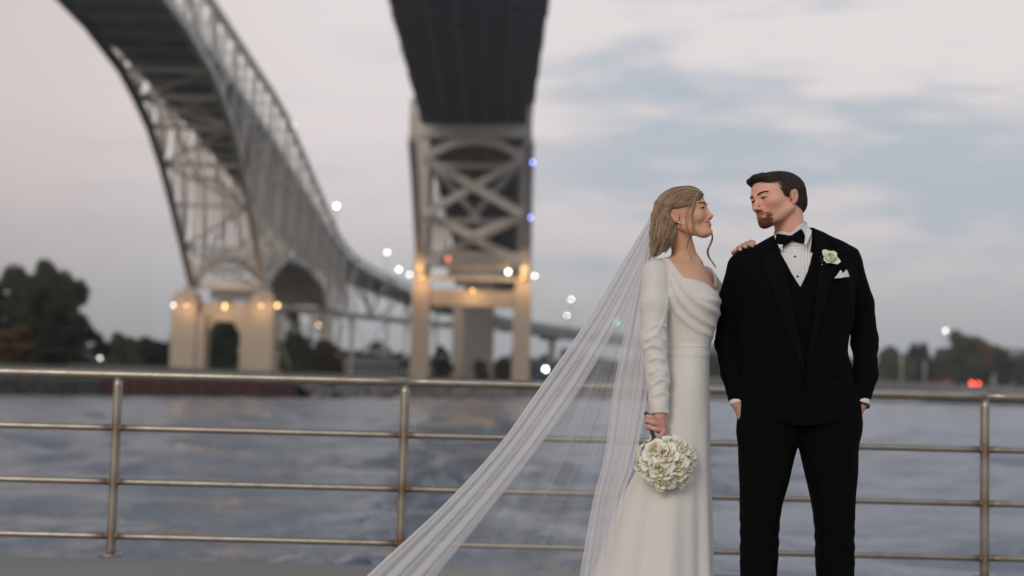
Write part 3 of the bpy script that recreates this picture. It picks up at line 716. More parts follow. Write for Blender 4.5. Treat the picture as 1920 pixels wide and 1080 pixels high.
# rust gathers round the welded joints: an attribute painted on the geometry
at = t.nodes.new('ShaderNodeAttribute'); at.attribute_name = 'rust'
ad = t.nodes.new('ShaderNodeMath'); ad.operation = 'MULTIPLY_ADD'; ad.inputs[1].default_value = 0.35; t.links.new(mr.outputs[0], ad.inputs[0])
m2 = t.nodes.new('ShaderNodeMath'); m2.operation = 'MULTIPLY'; m2.inputs[1].default_value = 0.75; t.links.new(at.outputs['Fac'], m2.inputs[0]); t.links.new(m2.outputs[0], ad.inputs[2])
mx = t.nodes.new('ShaderNodeMixRGB'); mx.inputs[1].default_value = (0.42, 0.39, 0.335, 1); mx.inputs[2].default_value = (0.20, 0.10, 0.045, 1)
t.links.new(ad.outputs[0], mx.inputs[0]); t.links.new(mx.outputs[0], b.inputs['Base Color'])
rf = t.nodes.new('ShaderNodeMapRange'); rf.inputs[3].default_value = .40; rf.inputs[4].default_value = .6; t.links.new(ad.outputs[0], rf.inputs[0]); t.links.new(rf.outputs[0], b.inputs['Roughness'])
RY = 8.02
rail = empty('railing', (0, RY, 0)); tag(rail, 'brushed steel guard rail with four horizontal pipes along the quay edge, rust at its joints', 'railing')
PX = [-7.07, -5.44, -3.81, -2.20, -0.585, 1.035, 2.675, 4.31, 5.93]
HZ = [1.012, 0.714, 0.414, 0.112]; HR = [0.0265, 0.0185, 0.0185, 0.0185]
def pipe(name, a, c, r, rust_ends=(), n=16, extra=()):
    k = 25; pts = np.linspace(a, c, k)
    v, f = tube_np(pts, r, n); bag = Bag(); bag.add(v, f); o = bag.build(name, m_rail, rail, base=(0, RY, 0))
    co = np.array([q.co[:] for q in o.data.vertices]) + [0, RY, 0]
    ru = np.zeros(len(co))
    for e_ in list(rust_ends) + list(extra): ru = np.maximum(ru, np.exp(-(np.linalg.norm(co - np.array(e_), axis=1) / .055) ** 2) )
    at_ = o.data.attributes.new('rust', 'FLOAT', 'POINT'); at_.data.foreach_set('value', ru.astype(np.float32))
    return o
for x in PX: 
    post = pipe('post', (x, RY, 0.0), (x, RY, HZ[0] - .018), 0.0255, extra=[(x, RY, h) for h in HZ[1:]])
    q = Bag(); q.tube([(x, RY, .002), (x, RY, .014)], .065, 20); q.build('base_plate', m_rail, rail, base=(0, RY, 0))
    for h in HZ[1:]:
        for sx in (-1, 1):
            q = Bag(); q.tube([(x + sx * .0235, RY, h), (x + sx * .030, RY, h)], .0215, 14); q.build('weld_collar', m_rail, rail, base=(0, RY, 0))
for j, h in enumerate(HZ):
    if j == 0:
        for xa, xb in zip(PX[::2], PX[2::2]): pipe('top_rail', (xa, RY, h), (xb, RY, h), HR[0], n=20)
    else:
        for xa, xb in zip(PX, PX[1:]): pipe('rail_pipe', (xa + .024, RY, h), (xb - .024, RY, h), HR[j], rust_ends=[(xa + .03, RY, h), (xb - .03, RY, h)])
m_redmark = mat('red_paint_mark', (0.45, 0.05, 0.04), 0.7)
p = W(224, 727, RY - .03)
q = Bag(); q.add(*uvs_np((p.x, RY - .0245, p.z), (.006, .003, .009), 8, 6)); q.build('paint_mark', m_redmark, rail, base=(0, RY, 0))
# ============================================================ IMPLICIT SURFACE MODELLING (for bodies and clothes)
A_ = lambda *v: np.array(v, float)
def rc(p, a, b, ra, rb=None):
    rb = ra if rb is None else rb
    a = np.asarray(a, float); b = np.asarray(b, float); ab = b - a; q = p - a
    h = np.clip(q @ ab / (ab @ ab + 1e-12), 0, 1)
    return np.linalg.norm(q - h[:, None] * ab, axis=1) - (ra + (rb - ra) * h)
def chain(p, pts, rs, k=0.004):
    d = rc(p, pts[0], pts[1], rs[0], rs[1])
    for i in range(1, len(pts) - 1): d = smin(d, rc(p, pts[i], pts[i + 1], rs[i], rs[i + 1]), k)
    return d
def ell(p, c, r, rot=None):
    q = p - np.asarray(c, float)
    if rot is not None: q = q @ rot            # rot columns are the axes
    r = np.asarray(r, float)
    k0 = np.linalg.norm(q / r, axis=1); k1 = np.linalg.norm(q / (r * r), axis=1)
    return k0 * (k0 - 1) / (k1 + 1e-9)
def smin(a, b, k):
    h = np.maximum(k - np.abs(a - b), 0) / k
    return np.minimum(a, b) - h * h * k * 0.25
def smax(a, b, k): return -smin(-a, -b, k)
def local(p, c, rad, fn):
    """fn(p) near c only; far away a safe positive distance"""
    dd = np.linalg.norm(p - np.asarray(c, float), axis=1); m = dd < rad; out = np.maximum(dd - rad * .75, .03)
    if m.any(): out[m] = fn(p[m])
    return out
def near_pts(p, pts, pad, fn):
    a = np.min(pts, axis=0) - pad; b_ = np.max(pts, axis=0) + pad
    m = ((p > a) & (p < b_)).all(1); out = np.full(len(p), .06)
    if m.any(): out[m] = fn(p[m])
    return out
def rot3(rx=0, ry=0, rz=0): return np.array(Euler((R(rx), R(ry), R(rz)), 'XYZ').to_matrix())
def interp_rows(z, rows):
    """rows: list of (z, v1, v2, ...) sorted by z; smooth interpolation of each column"""
    rows = np.asarray(sorted(rows), float); zs = rows[:, 0]; out = []
    for c in range(1, rows.shape[1]):
        y = rows[:, c]; m = np.gradient(y, zs); zc = np.clip(z, zs[0], zs[-1])
        i = np.clip(np.searchsorted(zs, zc) - 1, 0, len(zs) - 2); h = zs[i + 1] - zs[i]; t_ = (zc - zs[i]) / h
        out.append((2 * t_**3 - 3 * t_**2 + 1) * y[i] + (t_**3 - 2 * t_**2 + t_) * h * m[i] + (-2 * t_**3 + 3 * t_**2) * y[i + 1] + (t_**3 - t_**2) * h * m[i + 1])
    return out
def loft(p, rows, n=2.3):
    """stacked super-ellipses: rows (z, x0, x1, y0, y1)"""
    x0, x1, y0, y1 = interp_rows(p[:, 2], rows)
    a = np.maximum((x1 - x0) / 2, .004); b = np.maximum((y1 - y0) / 2, .004)
    q = (np.abs((p[:, 0] - (x0 + x1) / 2) / a) ** n + np.abs((p[:, 1] - (y0 + y1) / 2) / b) ** n + 1e-12) ** (1 / n)
    d = (q - 1) * np.minimum(a, b) * .9
    zs = [r[0] for r in rows]
    return np.maximum(d, np.maximum(min(zs) - p[:, 2], p[:, 2] - max(zs)))
_CO = np.array([(i, j, k) for i in (0, 1) for j in (0, 1) for k in (0, 1)])
_ED = [(a, b) for a in range(8) for b in range(a + 1, 8) if np.abs(_CO[a] - _CO[b]).sum() == 1]
def surface(f, lo, hi, h, refine=1):
    """closed quad mesh of f(p)=0 by surface nets; the fine grid is only evaluated near the surface"""
    lo = np.asarray(lo, float); hi = np.asarray(hi, float); Bk = 4
    nb = np.ceil((hi - lo) / (h * Bk)).astype(int) + 1; n = nb * Bk
    cc = np.stack(np.meshgrid(*[np.arange(k) for k in nb], indexing='ij'), -1).reshape(-1, 3)
    ctr = lo + (cc + .5) * h * Bk - h * .5
    dc = f(ctr); D = np.repeat(np.repeat(np.repeat(np.where(dc > 0, 1, -1).astype(np.float32).reshape(nb), Bk, 0), Bk, 1), Bk, 2)
    act = cc[np.abs(dc) < h * Bk * 1.15]
    off = np.stack(np.meshgrid(*[np.arange(Bk)] * 3, indexing='ij'), -1).reshape(-1, 3)
    for s in range(0, len(act), 4000):
        ix = (act[s:s + 4000, None] * Bk + off).reshape(-1, 3)
        D[ix[:, 0], ix[:, 1], ix[:, 2]] = f(lo + ix * h)
    sg = D < 0
    cnt = np.zeros(tuple(n - 1), np.int8)
    for c in _CO: cnt += sg[c[0]:n[0] - 1 + c[0], c[1]:n[1] - 1 + c[1], c[2]:n[2] - 1 + c[2]]
    cells = np.argwhere((cnt > 0) & (cnt < 8))
    val = np.stack([D[cells[:, 0] + c[0], cells[:, 1] + c[1], cells[:, 2] + c[2]] for c in _CO], 1)
    acc = np.zeros((len(cells), 3)); num = np.zeros(len(cells))
    for a, b in _ED:
        va, vb = val[:, a], val[:, b]; m = (va < 0) != (vb < 0); t_ = np.where(m, va / np.where(m, va - vb, 1), 0)
        acc += np.where(m[:, None], _CO[a] + t_[:, None] * (_CO[b] - _CO[a]), 0); num += m
    V = lo + (cells + acc / num[:, None]) * h
    idm = np.full(tuple(n - 1), -1, np.int32); idm[cells[:, 0], cells[:, 1], cells[:, 2]] = np.arange(len(cells))
    Q = []
    for ax in range(3):
        e = [0, 0, 0]; e[ax] = 1; u, w = [(1, 2), (2, 0), (0, 1)][ax]
        s0_ = sg[1:n[0] - 1, 1:n[1] - 1, 1:n[2] - 1]; s1_ = sg[1 + e[0]:n[0] - 1 + e[0], 1 + e[1]:n[1] - 1 + e[1], 1 + e[2]:n[2] - 1 + e[2]]
        lim = [n[0] - 2, n[1] - 2, n[2] - 2]
        x = np.argwhere(s0_ != s1_) + 1
        x = x[(x < np.array(lim) + 1).all(1)]
        du = np.zeros(3, int); du[u] = 1; dw = np.zeros(3, int); dw[w] = 1
        x = x[((x < (n - 1)).all(1))]
        g = lambda y: idm[y[:, 0], y[:, 1], y[:, 2]]
        q = np.stack([g(x - du - dw), g(x - dw), g(x), g(x - du)], 1)
        fl = sg[x[:, 0], x[:, 1], x[:, 2]]
        q = np.where(fl[:, None], q, q[:, ::-1]); Q.append(q[(q >= 0).all(1)])
    for _ in range(refine):
        d0 = f(V); g_ = np.stack([f(V + h * .3 * np.eye(3)[i]) - d0 for i in range(3)], 1) / (h * .3)
        g2 = (g_ ** 2).sum(1)[:, None]
        st = np.clip(-d0[:, None] * g_ / (g2 + .05), -h * .6, h * .6); V = V + st
    return V, np.vstack(Q)
def sdf_obj(name, f, lo, hi, h, m, parent, base=(0, 0, 0), colour=None, refine=1):
    V, Q = surface(f, lo, hi, h, refine)
    me = mesh_np(name, V - np.array(base), Q)
    if colour is not None:
        c = colour(V); c = np.hstack([c, np.ones((len(c), 1))]).astype(np.float32)
        at_ = me.color_attributes.new('Col', 'FLOAT_COLOR', 'POINT'); at_.data.foreach_set('color', c.ravel())
    return obj(name, me, m, parent, True)
def depth_hit(f, x, z, y0=-.5, y1=.6, n=60):
    """first y, from the front, where f turns negative on each (x, z)"""
    x = np.asarray(x, float); z = np.asarray(z, float); y = np.full(len(x), y0); done = np.zeros(len(x), bool)
    for _ in range(n):
        d = f(np.stack([x, y, z], 1)); y = np.where(done, y, y + np.maximum(d * .7, .0004)); done |= (d < .0006) | (y > y1)
    return y
def patch(name, f, left, right, m, parent, off=.002, th=.0015, base=(0, 0, 0), nu=12, y0=None, wob=None):
    """a thin cloth panel lying on the front of surface f, between two edge lines given in (x, z)"""
    k = 14
    def res(pl, k):
        pl = np.asarray(pl, float); s = np.r_[0, np.cumsum(np.linalg.norm(np.diff(pl, axis=0), axis=1))]; t_ = np.linspace(0, s[-1], k)
        return np.stack([np.interp(t_, s, pl[:, i]) for i in range(2)], 1)
    a, b_ = res(left, k), res(right, k); u = np.linspace(0, 1, nu)[None, :, None]
    g = a[:, None] * (1 - u) + b_[:, None] * u; g = g.reshape(-1, 2)
    y = depth_hit(f, g[:, 0], g[:, 1], y0=-.5 + PY if y0 is None else y0, y1=PY + .6)
    if wob is not None: y = y - wob(np.tile(np.linspace(0, 1, nu), k), np.repeat(np.linspace(0, 1, k), nu))
    fr = np.stack([g[:, 0], y - off - th, g[:, 1]], 1); bk = np.stack([g[:, 0], y - off, g[:, 1]], 1)
    V = np.vstack([fr, bk]); N_ = k * nu; F = []
    for i in range(k - 1):
        for j in range(nu - 1):
            q = [i * nu + j, (i + 1) * nu + j, (i + 1) * nu + j + 1, i * nu + j + 1]; F.append(q); F.append([N_ + c for c in q[::-1]])
    rim = [i * nu for i in range(k)] + [(k - 1) * nu + j for j in range(1, nu)] + [i * nu + nu - 1 for i in range(k - 2, -1, -1)] + [j for j in range(nu - 2, 0, -1)]
    for a_, c_ in zip(rim, rim[1:] + rim[:1]): F.append([a_, N_ + a_, N_ + c_, c_])
    return obj(name, mesh_np(name, V - np.array(base), np.array(F)), m, parent, True)

# ---- skin with painted variation
def vcol_mat(name, rough=.5, sss=0.0, spec=.4, bump=None):
    m = bpy.data.materials.new(name); m.use_nodes = True; t = m.node_tree; b = t.nodes['Principled BSDF']
    a = t.nodes.new('ShaderNodeVertexColor'); a.layer_name = 'Col'; t.links.new(a.outputs[0], b.inputs['Base Color'])
    b.inputs['Roughness'].default_value = rough; b.inputs['Specular IOR Level'].default_value = spec
    if sss: b.inputs['Subsurface Weight'].default_value = sss; b.inputs['Subsurface Radius'].default_value = (1, .35, .2); b.inputs['Subsurface Scale'].default_value = .008
    if bump:
        n = t.nodes.new('ShaderNodeTexNoise'); n.inputs['Scale'].default_value = bump[0]; n.inputs['Detail'].default_value = 4
        tcn = t.nodes.new('ShaderNodeTexCoord'); t.links.new(tcn.outputs['Object'], n.inputs[0])
        bp = t.nodes.new('ShaderNodeBump'); bp.inputs['Strength'].default_value = bump[1]; bp.inputs['Distance'].default_value = bump[2]
        t.links.new(n.outputs[0], bp.inputs['Height']); t.links.new(bp.outputs[0], b.inputs['Normal'])
    return m

# ---- a head in its own space: face towards -y, x to the person's left seen from the front's right, origin between the ears
def head_sdf(q, s):
    """q: points in head space (metres), s: dict of proportions"""
    q = q.copy(); ax = np.abs(q[:, 0]); m_ = np.stack([ax, q[:, 1], q[:, 2]], 1)      # mirrored
    jw = s.get('jaw', 1.0); g = s.get
    sk = g('skull', (.012, .0955)); d = ell(q, (0, sk[0], .045), (.0745, sk[1], .083))
    d = smin(d, ell(q, (0, -.045, .052), (.060, .045, .048)), .03)                     # forehead
    d = smin(d, ell(q, (0, -.035, -.012), (.058 * jw, .055, .068)), .03)               # face mass
    d = smin(d, rc(m_, (.052 * jw, .000, -.040), (.020, -.066, -.083), .017, .014), .03)  # jaw line
    d = smin(d, ell(q, (0, -.072, -.084 - g('chin_z', 0)), (.021, .017 + g('chin_y', 0), .015)), .022)           # chin
    d = smin(d, ell(m_, (.042, -.058, -.006), (.022, .022, .020)), .025)                # cheek
    if g('smile'): d = smin(d, ell(m_, (.039, -.066, -.022), (.017, .015, .014)), .03)
    d = smin(d, rc(m_, (.012, -.088, .030), (.042, -.076, .033), .0095, .008), .016)   # brow ridge
    d = smax(d, -ell(m_, (.031, -.1005, .013), (.0165, .0165, .0105)), .014)             # eye socket
    # nose
    nl = g('nose', 1.0)
    d = smin(d, rc(q, (0, -.086, .022), (0, -.088 - .022 * nl, -.021), .0075, .0088 * g('ntip', 1)), .012)
    d = smin(d, ell(q, (0, -.090 - .022 * nl, -.024 + g('nose_up', 0)), np.array((.0098, .0098, .0085)) * g('ntip', 1)), .006)
    d = smin(d, ell(m_, (.0125, -.0985, -.0275), np.array((.0066, .0095, .0068)) * g('ntip', 1)), .006)
    d = smax(d, -ell(m_, (.0062, -.103, -.0345), (.0030, .0050, .0035)), .003)
    # mouth
    d = smin(d, ell(q, (0, -.078, -.053), (.028, .0175, .022)), .018)
    mc = g('mouth_up', .004)
    ax0 = ax; ax = ax / g('mouth_w', 1.0)
    zc = -.0505 + mc * np.clip(ax / .026, 0, 1.2) ** 2
    yy = -.0935 + .013 * np.clip(ax / .026, 0, 1.3) ** 2 * g('mouth_w', 1.0)
    up = np.sqrt(((q[:, 1] - yy) / 1.25) ** 2 + (q[:, 2] - (zc + .0042)) ** 2) - np.clip(.0052 - .0042 * (ax / .026) ** 2, .0002, 1)
    lo_ = np.sqrt(((q[:, 1] - yy - .0006) / 1.25) ** 2 + (q[:, 2] - (zc - .0062)) ** 2) - np.clip(.0063 - .0055 * (ax / .025) ** 2, .0002, 1)
    up = np.maximum(up, (ax - .026)); lo_ = np.maximum(lo_, ax - .025)
    d = smin(d, up, .005); d = smin(d, lo_, .005)
    cut = np.sqrt(((q[:, 1] - yy + .002) / 3.0) ** 2 + (q[:, 2] - zc - .0003) ** 2) - .0012; cut = np.maximum(cut, ax - .027)
    d = smax(d, -cut, .0025)
    # eyelids
    ax = ax0
    lid = np.linalg.norm(m_ - A_(.031, -.0795, .0135), axis=1) - .0138
    op = g('eye_open', .0033)
    slit = ell(m_, (.0312, -.0945, .0118), (.0128, .012, op))
    lid = smax(lid, -slit, .0012)
    d = smin(d, lid, .005)
    # ears
    er = rot3(0, 0, 0)
    e0 = ell(m_, (.0765, .016, .004), (.0075, .0185, .030), rot3(-14, 0, 0) @ rot3(0, 0, 24))
    e1 = ell(m_, (.0845, .012, .005), (.0068, .0110, .0195), rot3(-14, 0, 0) @ rot3(0, 0, 24))
    e0 = smax(e0, -e1, .004); e0 = smin(e0, ell(m_, (.074, .004, .000), (.006, .006, .009)), .006)
    d = smin(d, e0, .007)
    d = smin(d, ell(m_, (.0745, .006, -.022), (.0045, .007, .0075)), .006)
    return d
def head_colour(q, base, lip, blush, brow, s, beard=None, dark=None):
    """base colours over the head in head space"""
    n = len(q); ax = np.abs(q[:, 0]); c = np.tile(np.array(base, float), (n, 1))
    def mix(w, col):
        nonlocal c
        w = np.clip(w, 0, 1)[:, None]; c = c * (1 - w) + np.array(col) * w
    gs = lambda x0, y0, z0, r: np.exp(-(((ax - x0) ** 2 + (q[:, 1] - y0) ** 2 + (q[:, 2] - z0) ** 2) / r ** 2))
    mix(.55 * gs(.045, -.075, -.010, .028), blush); mix(.45 * gs(0, -.112, -.022, .016), blush); mix(.6 * gs(.080, .014, .004, .026), blush)
    ax0 = ax; ax = ax / s.get('mouth_w', 1.0); mc = s.get('mouth_up', .004); zc = -.0505 + mc * np.clip(ax / .026, 0, 1.2) ** 2
    hl = np.clip(1 - (ax / .0265) ** 2, 0, 1)
    w = ((q[:, 2] - zc) < .0098 * hl ** .6) & ((q[:, 2] - zc) > -.0125 * hl ** .6) & (q[:, 1] < -.072) & (ax < .0262)
    mix(w * .85, lip)
    mix(.95 * ((np.abs(q[:, 2] - zc) < .0012) & (ax < .027) & (q[:, 1] < -.072)), np.array(lip) * .35)
    ax = ax0
    if beard is not None:
        bz = np.clip((-.066 - q[:, 2]) / .010, 0, 1) * np.clip((.041 - ax) / .012, 0, 1) * np.clip((-.035 - q[:, 1]) / .012, 0, 1) * (1 - w)
        ms = np.clip((zc + .020 - q[:, 2]) / .006, 0, 1) * np.clip((q[:, 2] - zc - .008) / .003, 0, 1) * np.clip((.030 - ax) / .006, 0, 1) * np.clip((-.085 - q[:, 1]) / .006 + 1, 0, 1)
        sides = np.clip((.034 - np.abs(ax - .0)) / .004, 0, 1) * np.clip((ax - .024) / .004, 0, 1) * np.clip((zc + .012 - q[:, 2]) / .006, 0, 1) * np.clip((-.055 - q[:, 1]) / .01, 0, 1)
        mix(.85 * np.clip(bz + ms * .6 + sides * .5, 0, 1), beard)
    # brows and lash line
    f_ = np.sin(q[:, 0] * 310 + 2 * np.sin(q[:, 2] * 270)) * np.sin(q[:, 2] * 290 + 2 * np.sin(q[:, 1] * 330)); c = c * (1 + .035 * f_[:, None])
    bx = np.clip((ax - .014) / .036, 0, 1); bzz = .0315 + .006 * np.sin(bx * 2.4) - .003 * bx
    w = np.clip(1.25 - np.abs(q[:, 2] - bzz) / (.0048 - .0026 * bx), 0, 1) * (ax > .012) * (ax < .051) * (q[:, 1] < -.045)
    mix(w * .92, brow)
    ez = .0118 + np.sqrt(np.clip(1 - ((ax - .0312) / .0150) ** 2, 0, 1)) * (s.get('eye_open', .0033) + .0010)
    w = (np.abs(q[:, 2] - ez) < .0016) & (np.abs(ax - .0315) < .0158) & (q[:, 1] < -.060)
    mix(w * .85, dark if dark is not None else (.03, .02, .015))
    return c
class Frame:
    """maps world points into a head or hand space and back"""
    def __init__(s, loc, rot, scale=1.0): s.l = np.array(loc, float); s.r = np.array(rot); s.s = np.broadcast_to(np.asarray(scale, float), (3,)); s.m = float(s.s.mean())
    def inv(s, p): return (p - s.l) @ s.r / s.s
    def fwd(s, q): return np.asarray(q, float) * s.s @ s.r.T + s.l
# ============================================================ PEOPLE: shared tools
def P(px, py, y=0.0):
    return np.array(W(px, py, PY + y))
def rows_px(rows):
    """(py, left px, right px, y0, y1) -> (z, x0, x1, y0, y1) sorted"""
    out = []
    for py, l, r, a, b_ in rows:
        c = P((l + r) / 2, py); out.append((c[2], P(l, py)[0], P(r, py)[0], PY + a, PY + b_))
    return sorted(out)
def poly2(pl): return [tuple(P(x, y)[[0, 2]]) for x, y in pl]
def poly_sd(x, z, poly):
    """signed distance to a polygon in the x-z plane, negative inside"""
    pts = np.array(poly); d = np.full(len(x), 1e9); ins = np.zeros(len(x), bool); q = np.stack([x, z], 1)
    for i in range(len(pts)):
        a, b_ = pts[i], pts[(i + 1) % len(pts)]; e = b_ - a; w = q - a
        h = np.clip(w @ e / (e @ e + 1e-12), 0, 1); d = np.minimum(d, np.linalg.norm(w - h[:, None] * e, axis=1))
        c = (a[1] <= q[:, 1]) != (b_[1] <= q[:, 1]); xi = a[0] + (q[:, 1] - a[1]) / (e[1] if abs(e[1]) > 1e-9 else 1e-9) * e[0]
        ins ^= c & (q[:, 0] < xi)
    return np.where(ins, -d, d)
def wav(p, fx, fy, fz, ph=0.0): return np.sin(p[:, 0] * fx + p[:, 1] * fy + p[:, 2] * fz + ph)
def grad(f, p, e=.0015):
    d0 = f(p); g = np.stack([f(p + e * np.eye(3)[i]) - d0 for i in range(3)], 1) / e
    return d0, g / (np.linalg.norm(g, axis=1)[:, None] + 1e-9)
def strands(name, f, starts, dirf, steps, step, r0, lift, cols, m, parent, base, sides=3, droop=0.0, jit=.0006, seed=1):
    """hair strands that run along the surface f=lift, following the direction field; one mesh"""
    rs = np.random.RandomState(seed); p = starts.copy(); n = len(p); path = []
    ln = rs.uniform(.7, 1.0, (n, 1)); lf = lift[0] + (lift[1] - lift[0]) * rs.random_sample(n); ph = rs.uniform(0, 6.28, n)
    for k in range(steps):
        u = k / (steps - 1)
        d0, g = grad(f, p); p = p - g * np.clip((d0 - (lf + lift[2] * u)) * .9, -.004, .004)[:, None]
        path.append(p.copy())
        v = dirf(p, u); v = v - g * (v * g).sum(1)[:, None] + A_(0, 0, -droop * u); v /= np.linalg.norm(v, axis=1)[:, None] + 1e-9
        p = p + v * step * ln + jit * np.sin(ph + k * .9)[:, None] * np.cross(v, g)
    path = np.stack(path, 1)
    ok = (np.linalg.norm(np.diff(path, axis=1), axis=2).max(1) < step * 2.5) & (np.abs(f(path[:, -1])) < .012); path = path[ok]; n = len(path)
    t_ = np.gradient(path, axis=1); t_ /= np.linalg.norm(t_, axis=2)[..., None] + 1e-9
    ref = np.array([.3, -.9, .2]); a = np.cross(t_, ref); a /= np.linalg.norm(a, axis=2)[..., None] + 1e-9; b_ = np.cross(t_, a)
    u = np.linspace(0, 1, steps); rad = r0 * (.55 + .45 * np.sin(np.pi * np.clip(u * .9 + .1, 0, 1))) * np.where(u > .8, (1 - u) / .2 * .8 + .2, 1)
    an = np.arange(sides) * 2 * np.pi / sides
    V = path[:, :, None] + rad[None, :, None, None] * (np.cos(an)[None, None, :, None] * a[:, :, None] + np.sin(an)[None, None, :, None] * b_[:, :, None])
    i, k, j = np.meshgrid(np.arange(n), np.arange(steps - 1), np.arange(sides), indexing='ij')
    ix = lambda i, k, j: (i * steps + k) * sides + j % sides
    F = np.stack([ix(i, k, j), ix(i, k, j + 1), ix(i, k + 1, j + 1), ix(i, k + 1, j)], -1).reshape(-1, 4)
    me = mesh_np(name, V.reshape(-1, 3) - np.array(base), F)
    cl_ = .5 + .5 * np.sin(path[:, 0] @ A_(190, 120, 260) + 2 * np.sin(path[:, 0] @ A_(60, -90, 110))); tc_ = np.clip(.62 * rs.random_sample(n) + .38 * cl_, 0, 1)[:, None]
    c = np.array(cols)[0] + (np.array(cols)[1] - np.array(cols)[0]) * tc_ ** 1.1
    c = np.repeat(c, steps * sides, 0); c = np.hstack([c, np.ones((len(c), 1))]).astype(np.float32)
    at_ = me.color_attributes.new('Col', 'FLOAT_COLOR', 'POINT'); at_.data.foreach_set('color', c.ravel())
    o = obj(name, me, m, parent, True); return o
m_skin = vcol_mat('skin', .52, .12, .35, (900, .15, .0006))
m_hair = vcol_mat('hair', .42, 0, .45)
m_eye = vcol_mat('eye', .12, 0, .5)
def eye_obj(F_, side, look, iris, parent, base, r=.0124):
    c = F_.fwd((side * .031, -.0795, .0125)); v, f = uvs_np((0, 0, 0), r * F_.m, 24, 16)
    n = v / (r * F_.m); d = n @ (np.array(look) / np.linalg.norm(look))
    col = np.where(d[:, None] > .965, (.01, .01, .01), np.where(d[:, None] > .83, iris, (.50, .46, .43)))
    tri = f[:, 2] == f[:, 3]
    q = Bag(); q.add(v + c, f); o = q.build('eye', m_eye, parent, base=base)
    cc = np.hstack([col, np.ones((len(col), 1))]).astype(np.float32)
    at_ = o.data.color_attributes.new('Col', 'FLOAT_COLOR', 'POINT'); at_.data.foreach_set('color', cc.ravel())
    return o
def lashes(headf, F_, parent, base, s, col, r=.0010):
    m_ = np.linspace(-.0148, .0165, 15)
    for sg_ in (-1, 1):
        ez = .0118 + np.sqrt(np.clip(1 - (m_ / .0168) ** 2, 0, 1)) * (s.get('eye_open', .0033) + .0012) - .0006
        q = np.stack([sg_ * (.0312 + m_), np.full(15, -.14), ez], 1); pw = F_.fwd(q); dv = F_.r @ A_(0, 1, 0)
        for _ in range(60): pw = pw + dv * np.maximum(headf(pw) * .7, 0)[:, None]
        pw = pw - dv * .0010; b_ = Bag(); b_.tube(pw, np.linspace(r * .8, r * 1.2, 15), 5)
        o = b_.build('eyelashes', m_hair, parent, base=base); cc = np.tile((*col, 1), (len(o.data.vertices), 1)).astype(np.float32)
        at_ = o.data.color_attributes.new('Col', 'FLOAT_COLOR', 'POINT'); at_.data.foreach_set('color', cc.ravel())
def brows(name, headf, F_, col, parent, base, seed, thick=.0050, n=420):
    rr = np.random.RandomState(seed); u = rr.random_sample(n); x = .013 + .037 * u; z = .0315 + .0065 * np.sin(u * 2.4) - .003 * u + rr.uniform(-.5, .5, n) * thick * (1 - .55 * u)
    sg_ = np.where(rr.random_sample(n) < .5, 1, -1); q = np.stack([x * sg_, np.full(n, -.14), z], 1); pw = F_.fwd(q); dv = F_.r @ A_(0, 1, 0)
    for _ in range(45): pw = pw + dv * np.maximum(headf(pw) * .7, 0)[:, None]
    ok_ = F_.inv(pw)[:, 1] < -.045; pw = pw[ok_]; sg_ = sg_[ok_]; sgn = sg_[:, None]
    def dr(p, u_): return (np.where(True, sgn * A_(1, 0, 0)[None] + A_(0, .2, .35 - .5 * u_)[None], 0) + rr.normal(size=(len(p), 3)) * .18) @ F_.r.T
    return strands(name, headf, pw, dr, 4, .0024, .00055, (.0002, .0009, .0006), col, m_hair, parent, base, seed=seed)
def hand_chains(p, wrist, palm_c, palm_r, fingers, k=.007):
    """palm ellipsoid-like mass with separate finger chains"""
    def g(p):
        d = rc(p, wrist, palm_c, palm_r * .82, palm_r)
        for pts, r in fingers: d = smin(d, chain(p, pts, r, .002), k)
        return d
    return local(p, palm_c, .17, g)
# ============================================================ MAN IN THE TUXEDO
gb = tuple(P(1495, 1218)); gb = (gb[0], PY, 0.0)
man = empty('person', gb)
tag(man, 'man in black tuxedo, hands in pockets, head turned to the woman in white', 'person')
GH = {'skull': (.012, .095), 'jaw': 1.04, 'nose': .95, 'mouth_up': .003, 'eye_open': .0034, 'chin_y': .004, 'chin_z': .002}
FG = Frame(P(1460, 379, 0.0), rot3(0, 0, -60) @ rot3(7, 0, 0) @ rot3(0, -9, 0), (1.03, 1.10, .93))
def g_head(p): return local(p, FG.l, .24, lambda p: head_sdf(FG.inv(p), GH) * .97)
gt_rows = rows_px([(470, 1392, 1596, -.085, .10), (500, 1380, 1604, -.115, .125), (540, 1375, 1603, -.13, .135), (580, 1376, 1599, -.135, .13),
                   (620, 1379, 1591, -.132, .12), (660, 1382, 1589, -.13, .115), (700, 1382, 1597, -.128, .118), (740, 1383, 1606, -.125, .122), (775, 1384, 1611, -.122, .122), (800, 1385, 1613, -.12, .122)])
L_arm = [P(1392, 502, .02), P(1371, 570, .045), P(1364, 640, .06), P(1372, 700, .02), P(1383, 756, -.015)]
R_arm = [P(1590, 500, .02), P(1612, 570, .05), P(1621, 640, .06), P(1624, 700, .02), P(1615, 756, -.015)]
def g_torso(p, off=0.0):
    d = loft(p, gt_rows, 2.5)
    d = smin(d, rc(p, P(1466, 464, .01), P(1394, 501, .01), .047, .046), .03)
    d = smin(d, rc(p, P(1519, 452, .01), P(1588, 481, .01), .050, .046), .03)
    d = smin(d, rc(p, P(1470, 470, .03), P(1515, 466, .03), .07, .07), .03)
    # chest planes
    d = smin(d, ell(p, P(1440, 540, -.07), (.085, .062, .095)), .03); d = smin(d, ell(p, P(1546, 535, -.07), (.085, .062, .095)), .03)
    return d - off
def g_arm(p, pts, rs, off=0.0): return chain(p, pts, [r + off for r in rs], .02)
gl_r = [.058, .051, .047, .040, .0325]; gr_r = [.058, .052, .050, .043, .0345]
